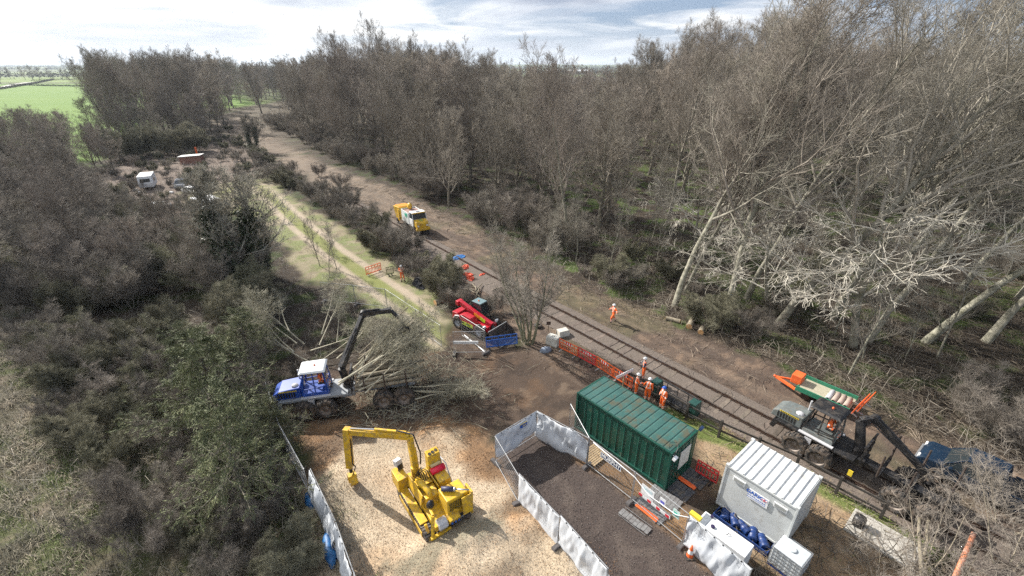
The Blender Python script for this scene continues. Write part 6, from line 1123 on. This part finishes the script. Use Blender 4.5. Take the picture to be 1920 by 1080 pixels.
# crane: pillar, boom, folded stick, grab
e0 = Vector((1.55, .05, 1.0)); e1 = Vector((1.62, .05, 1.7)); el = Vector((1.85, .02, 3.45)); tp = Vector((4.0, 2.33, 3.4)); sb = Vector((3.88, 2.55, 1.25))
m = MB(); m.tube([e0, e1], .2, 12); m.box((1.55, .05, 1.0), (.7, .8, .35)); m.build('crane_pillar', yg, T, .02)
m = MB(); m.bar(e1, el, .26, .34, (1, 0, 0)); m.bar(e1 + Vector((-.22, -.1, .1)), el.lerp(e1, .3) + Vector((-.2, -.1, 0)), .1); m.build('crane_boom', yg, T, .03)
m = MB(); m.bar(el, tp, .25, .32); m.bar(el + Vector((.1, .1, .22)), el.lerp(tp, .55) + Vector((0, 0, .26)), .12); m.mi = 1; m.bar(el.lerp(tp, .55) + Vector((0, 0, .26)), tp + Vector((-.12, -.12, .2)), .07); m.build('crane_arm', [yg, mat('chrome_rod', (.7, .7, .72), .15, 1.0)], T, .02)
m = MB(); m.bar(tp + Vector((0, 0, .18)), sb, .3, .34, (1, -1, 0)); m.mi = 1; m.bar(tp.lerp(sb, .2) + Vector((-.14, -.1, 0)), tp.lerp(sb, .85) + Vector((-.14, -.1, 0)), .05, .06, (1, -1, 0)); m.build('crane_stick', [yg, blk], T, .02)
m = MB(); m.tube([e1 + Vector((-.2, -.25, .2)), e1.lerp(el, .5) + Vector((-.3, -.3, 0)), el + Vector((-.25, -.1, .25)), el.lerp(tp, .2) + Vector((0, 0, .3))], .04, 6); m.tube([sb + Vector((0, 0, .5)), sb + Vector((-.25, -.2, .1)), sb + Vector((-.05, -.05, -.5))], .03, 6); m.build('hose', blk, T)
gb = sb - Vector((0, 0, .35)); m = MB(); m.tube([sb, gb], .09, 8); m.build('rotator', blk, T)
m = MB(); m.box(gb + Vector((0, 0, -.18)), (.34, .4, .14))
for s_ in (-1, 1): m.bar(gb + Vector((s_ * .12, 0, -.2)), gb + Vector((s_ * .3, 0, -.55)), .38, .05); m.bar(gb + Vector((s_ * .3, 0, -.55)), gb + Vector((s_ * .12, 0, -.8)), .38, .05)
m.build('grab', yg, T, .01)
# ---------------------------------------------------------------- rail truck with chipper
T = thing('rail_truck', 'small white and yellow road-rail truck standing by the rails', 'truck', (-12.55, 57.6, .15), rad(-57)); tb = mat('tipper_white', (.70, .73, .72), .5, dirt=(DIRT, 3, .58, .4))
for s_ in (-1, 1):
    for xw in (-1.35, 1.4): wheel(T, xw, s_ * .85, .5, .34, s_, 16, 12)
m = MB(); m.box((0, 0, .75), (5.0, .9, .3)); m.box((0, 0, .35), (4.4, .25, .2))
for xw in (-2.3, 2.4): m.tube([(xw, -.75, .2), (xw, .75, .2)], .06, 6); m.lathe([(0, -.04), (.17, -.04), (.17, .04), (0, .04)], 12, 'y', (xw, .75, .17)); m.lathe([(0, -.04), (.17, -.04), (.17, .04), (0, .04)], 12, 'y', (xw, -.75, .17))
m.build('chassis', blk, T); m = MB()
for s_ in (-1, 1): m.box((-1.05, s_ * .98, 1.75), (2.5, .05, 1.5))
m.box((-2.3, 0, 1.75), (.05, 1.96, 1.5)); m.box((.2, 0, 1.75), (.05, 1.96, 1.5)); m.box((-1.05, 0, 1.0), (2.5, 1.96, .08)); m.build('tipper_body', tb, T, .02); m = MB(); m.box((-1.05, 0, 2.3), (2.4, 1.86, .1)); m.build('chip_load', mat('load_brown', (.32, .2, .17), .9), T)
m = MB(); m.box((-.6, -1.01, 2.1), (1.0, .01, .35), (0, -.1, 0)); m.box((-.5, -1.01, 1.85), (.7, .01, .12)); m.build('green_mark', mat('logo_green', (.05, .42, .28), .5), T)
m = MB(); m.box((.85, 0, 1.45), (1.15, 1.9, 1.0)); m.build('cab', wht, T, .05); m = MB(); m.hexa([(.3, -.93, 1.95), (1.5, -.93, 1.95), (1.5, .93, 1.95), (.3, .93, 1.95)], [(.34, -.86, 2.62), (1.25, -.86, 2.62), (1.25, .86, 2.62), (.34, .86, 2.62)]); m.build('cab_window', glass, T); m = MB(); m.box((.8, 0, 2.68), (1.0, 1.8, .12)); m.mi = 1; m.box((1.32, 0, 2.66), (.12, 1.8, .12)); m.build('cab_roof', [wht, yel], T, .02)
m = MB()
for s_ in (-1, 1): m.bar((.34, s_ * .9, 1.95), (.36, s_ * .86, 2.64), .1); m.bar((1.5, s_ * .92, 1.95), (1.27, s_ * .86, 2.64), .06)
m.build('cab_pillar', wht, T); m = MB(); m.box((.85, 0, 2.8), (.4, .5, .08)); m.build('roof_hatch', mat('light_grey_part', (.5, .5, .52), .5), T)
m = MB(); m.prism([(1.4, 1.0), (1.4, 1.9), (2.2, 1.72), (2.35, 1.5), (2.35, 1.0)], -.8, .8); m.box((2.4, 0, .82), (.25, 1.9, .35)); m.build('bonnet', yel, T, .05); m = MB(); m.box((1.8, 0, 1.83), (.5, .5, .02), (0, .2, 0)); m.build('bonnet_stain', mat('stain_green', (.35, .33, .05), .7), T); m = MB()
for s_ in (-1, 1): m.box((2.37, s_ * .6, 1.25), (.03, .22, .2))
m.build('headlight', MATS['lamp_lens'], T); m = MB(); m.lathe([(0, -.2), (.38, -.2), (.45, 0), (.38, .2), (0, .2)], 12, 'y', (-2.0, .1, 2.75)); m.build('chute_drum', yel, T, smooth=True)
inside(T, .65, -.3, .6, 0, 'person in red-orange seated in the cab of the rail truck', sit=True)
T = thing('towed_chipper', 'yellow towed wood chipper behind the rail truck', 'wood chipper', (-14.9, 61.3, .1), rad(-57)); m = MB(); m.hexa([(-.9, -.8, .6), (.7, -.7, .6), (.7, .7, .6), (-.9, .8, .6)], [(-1.2, -1.0, 2.2), (.6, -.8, 2.3), (.6, .8, 2.3), (-1.2, 1.0, 2.2)]); m.build('housing', yel, T, .04); m = MB(); m.box((-.3, 0, 2.3), (1.4, 1.5, .1)); m.build('lid', mat('amber_lid', (.75, .28, .03), .5), T); m = MB(); m.box((.2, -.8, 1.2), (.5, .1, 1.5)); m.bar((.6, 0, .6), (1.9, 0, .6), .14); m.build('drawbar', yel, T)
for s_ in (-1, 1): wheel(T, -.2, s_ * .85, .34, .22, s_, 14)
# ---------------------------------------------------------------- pickup and trolley
T = thing('pickup_truck', 'dark blue double-cab pickup behind the empty bunk of the grey forwarder', 'pickup truck', (23.9, 16.6, 0), rad(127)); car(T, navy, 5.3, 1.85, 1.78, cabx=(-.12, .31), hood=1.05); m = MB(); m.box((-1.72, 0, 1.055), (1.75, 1.5, .02)); m.build('load_bed', blk, T); m = MB()
for s_ in (-1, 1): m.box((-1.72, s_ * .86, 1.11), (1.8, .1, .1))
m.box((-2.6, 0, 1.1), (.08, 1.7, .1)); m.build('bed_rail', navy, T, .02); m = MB(); m.bar((2.68, -.9, .5), (2.68, .9, .5), .1, .12); m.build('bumper', steel, T, .02)
person((*( Matrix.Translation(T.location) @ Matrix.Rotation(rad(127), 4, 'Z') @ Vector((.2, .35, -.05))),), rad(127), 'person in orange glimpsed at the wheel of the dark blue pickup', sit=True)
T = thing('rail_trolley', 'green rail trolley with an orange drawbar and engine box at the wood edge', 'rail trolley', (20.15, 23.55, hz(20.15, 23.55)), rad(-49)); gr2 = mat('trolley_green', (.03, .22, .13), .5, dirt=(DIRT, 4, .55, .5)); m = MB(); m.box((0, 0, .55), (2.9, 1.7, .1)); m.build('deck', mat('dusty_deck', (.40, .36, .27), .9, col2=(.28, .26, .19)), T)
m = MB()
for s_ in (-1, 1): m.box((0, s_ * .87, .68), (3.0, .06, .34))
m.box((-1.5, 0, .55), (.06, 1.8, .2)); m.build('side_board', gr2, T, .01)
for s_ in (-1, 1):
    for xw in (-.9, .9): m = MB(); m.lathe([(0, -.06), (.25, -.06), (.25, .02), (.29, .03), (.29, .07), (0, .07)], 16, 'y', (xw, s_ * .7, .27)); m.build('wheel', rust, T)
m = MB(); m.box((-1.75, .1, .85), (.62, .75, .62)); m.build('engine_box', org, T, .03); m = MB(); m.bar((-1.5, -.8, .5), (-2.9, -.3, .5), .14, .14); m.bar((-1.5, .6, .45), (-2.9, -.3, .5), .1, .1); m.ball((-3.0, -.28, .5), .09, 8, 5); m.build('drawbar', org, T)
tube_m = mat('dusty_tube', (.42, .33, .28), .7, col2=(.3, .24, .2))
for k, lb in enumerate(('pale tube on the rail trolley, nearest the engine box', 'brown tube second on the rail trolley', 'brown tube third on the rail trolley', 'brown tube fourth on the rail trolley, by the orange barrier')):
    m = MB(); m.lathe([(.10, -.55), (.15, -.55), (.15, .55), (.10, .55)], 12, 'y'); o = m.build('tube', tube_m if k else MATS['light_grey_part'], None, smooth=True); tag(o, lb, 'tube', 'tubes on the rail trolley'); M = Matrix.Translation((20.15, 23.55, hz(20.15, 23.55))) @ Matrix.Rotation(rad(-49), 4, 'Z'); o.location = M @ Vector((.25 + k * .32, -.15, .75)); o.rotation_euler = (0, 0, rad(-49))
for k, (p, lb) in enumerate((((1.62, -.95), 'orange plastic barrier standing against the near end of the rail trolley'), ((1.80, -.5), 'orange plastic barrier behind the first at the rail trolley'))):
    M = Matrix.Translation((20.15, 23.55, 0)) @ Matrix.Rotation(rad(-49), 4, 'Z'); a = M @ Vector((p[0], p[1], 0)); b = M @ Vector((p[0] + .15, p[1] + 1.75, 0)); o = barrier(tuple(a)[:2], tuple(b)[:2], org, lb, white=False); o.location.z += .45; o.rotation_euler[0] = rad(12)
# ---------------------------------------------------------------- haze
hm_ = bpy.data.materials.new('haze'); hm_.use_nodes = True; t = hm_.node_tree; t.nodes.clear(); pv = N(t, 'ShaderNodeVolumePrincipled', Density=.00011); pv.inputs['Color'].default_value = (.78, .88, 1.0, 1); pv.inputs['Anisotropy'].default_value = .2; ov = N(t, 'ShaderNodeOutputMaterial'); t.links.new(pv.outputs[0], ov.inputs['Volume'])
m = MB(); m.box((0, 4500, 65), (19000, 11000, 140)); tag(m.build('haze', hm_), kind='stuff', label='thin pale haze that fades the far land')
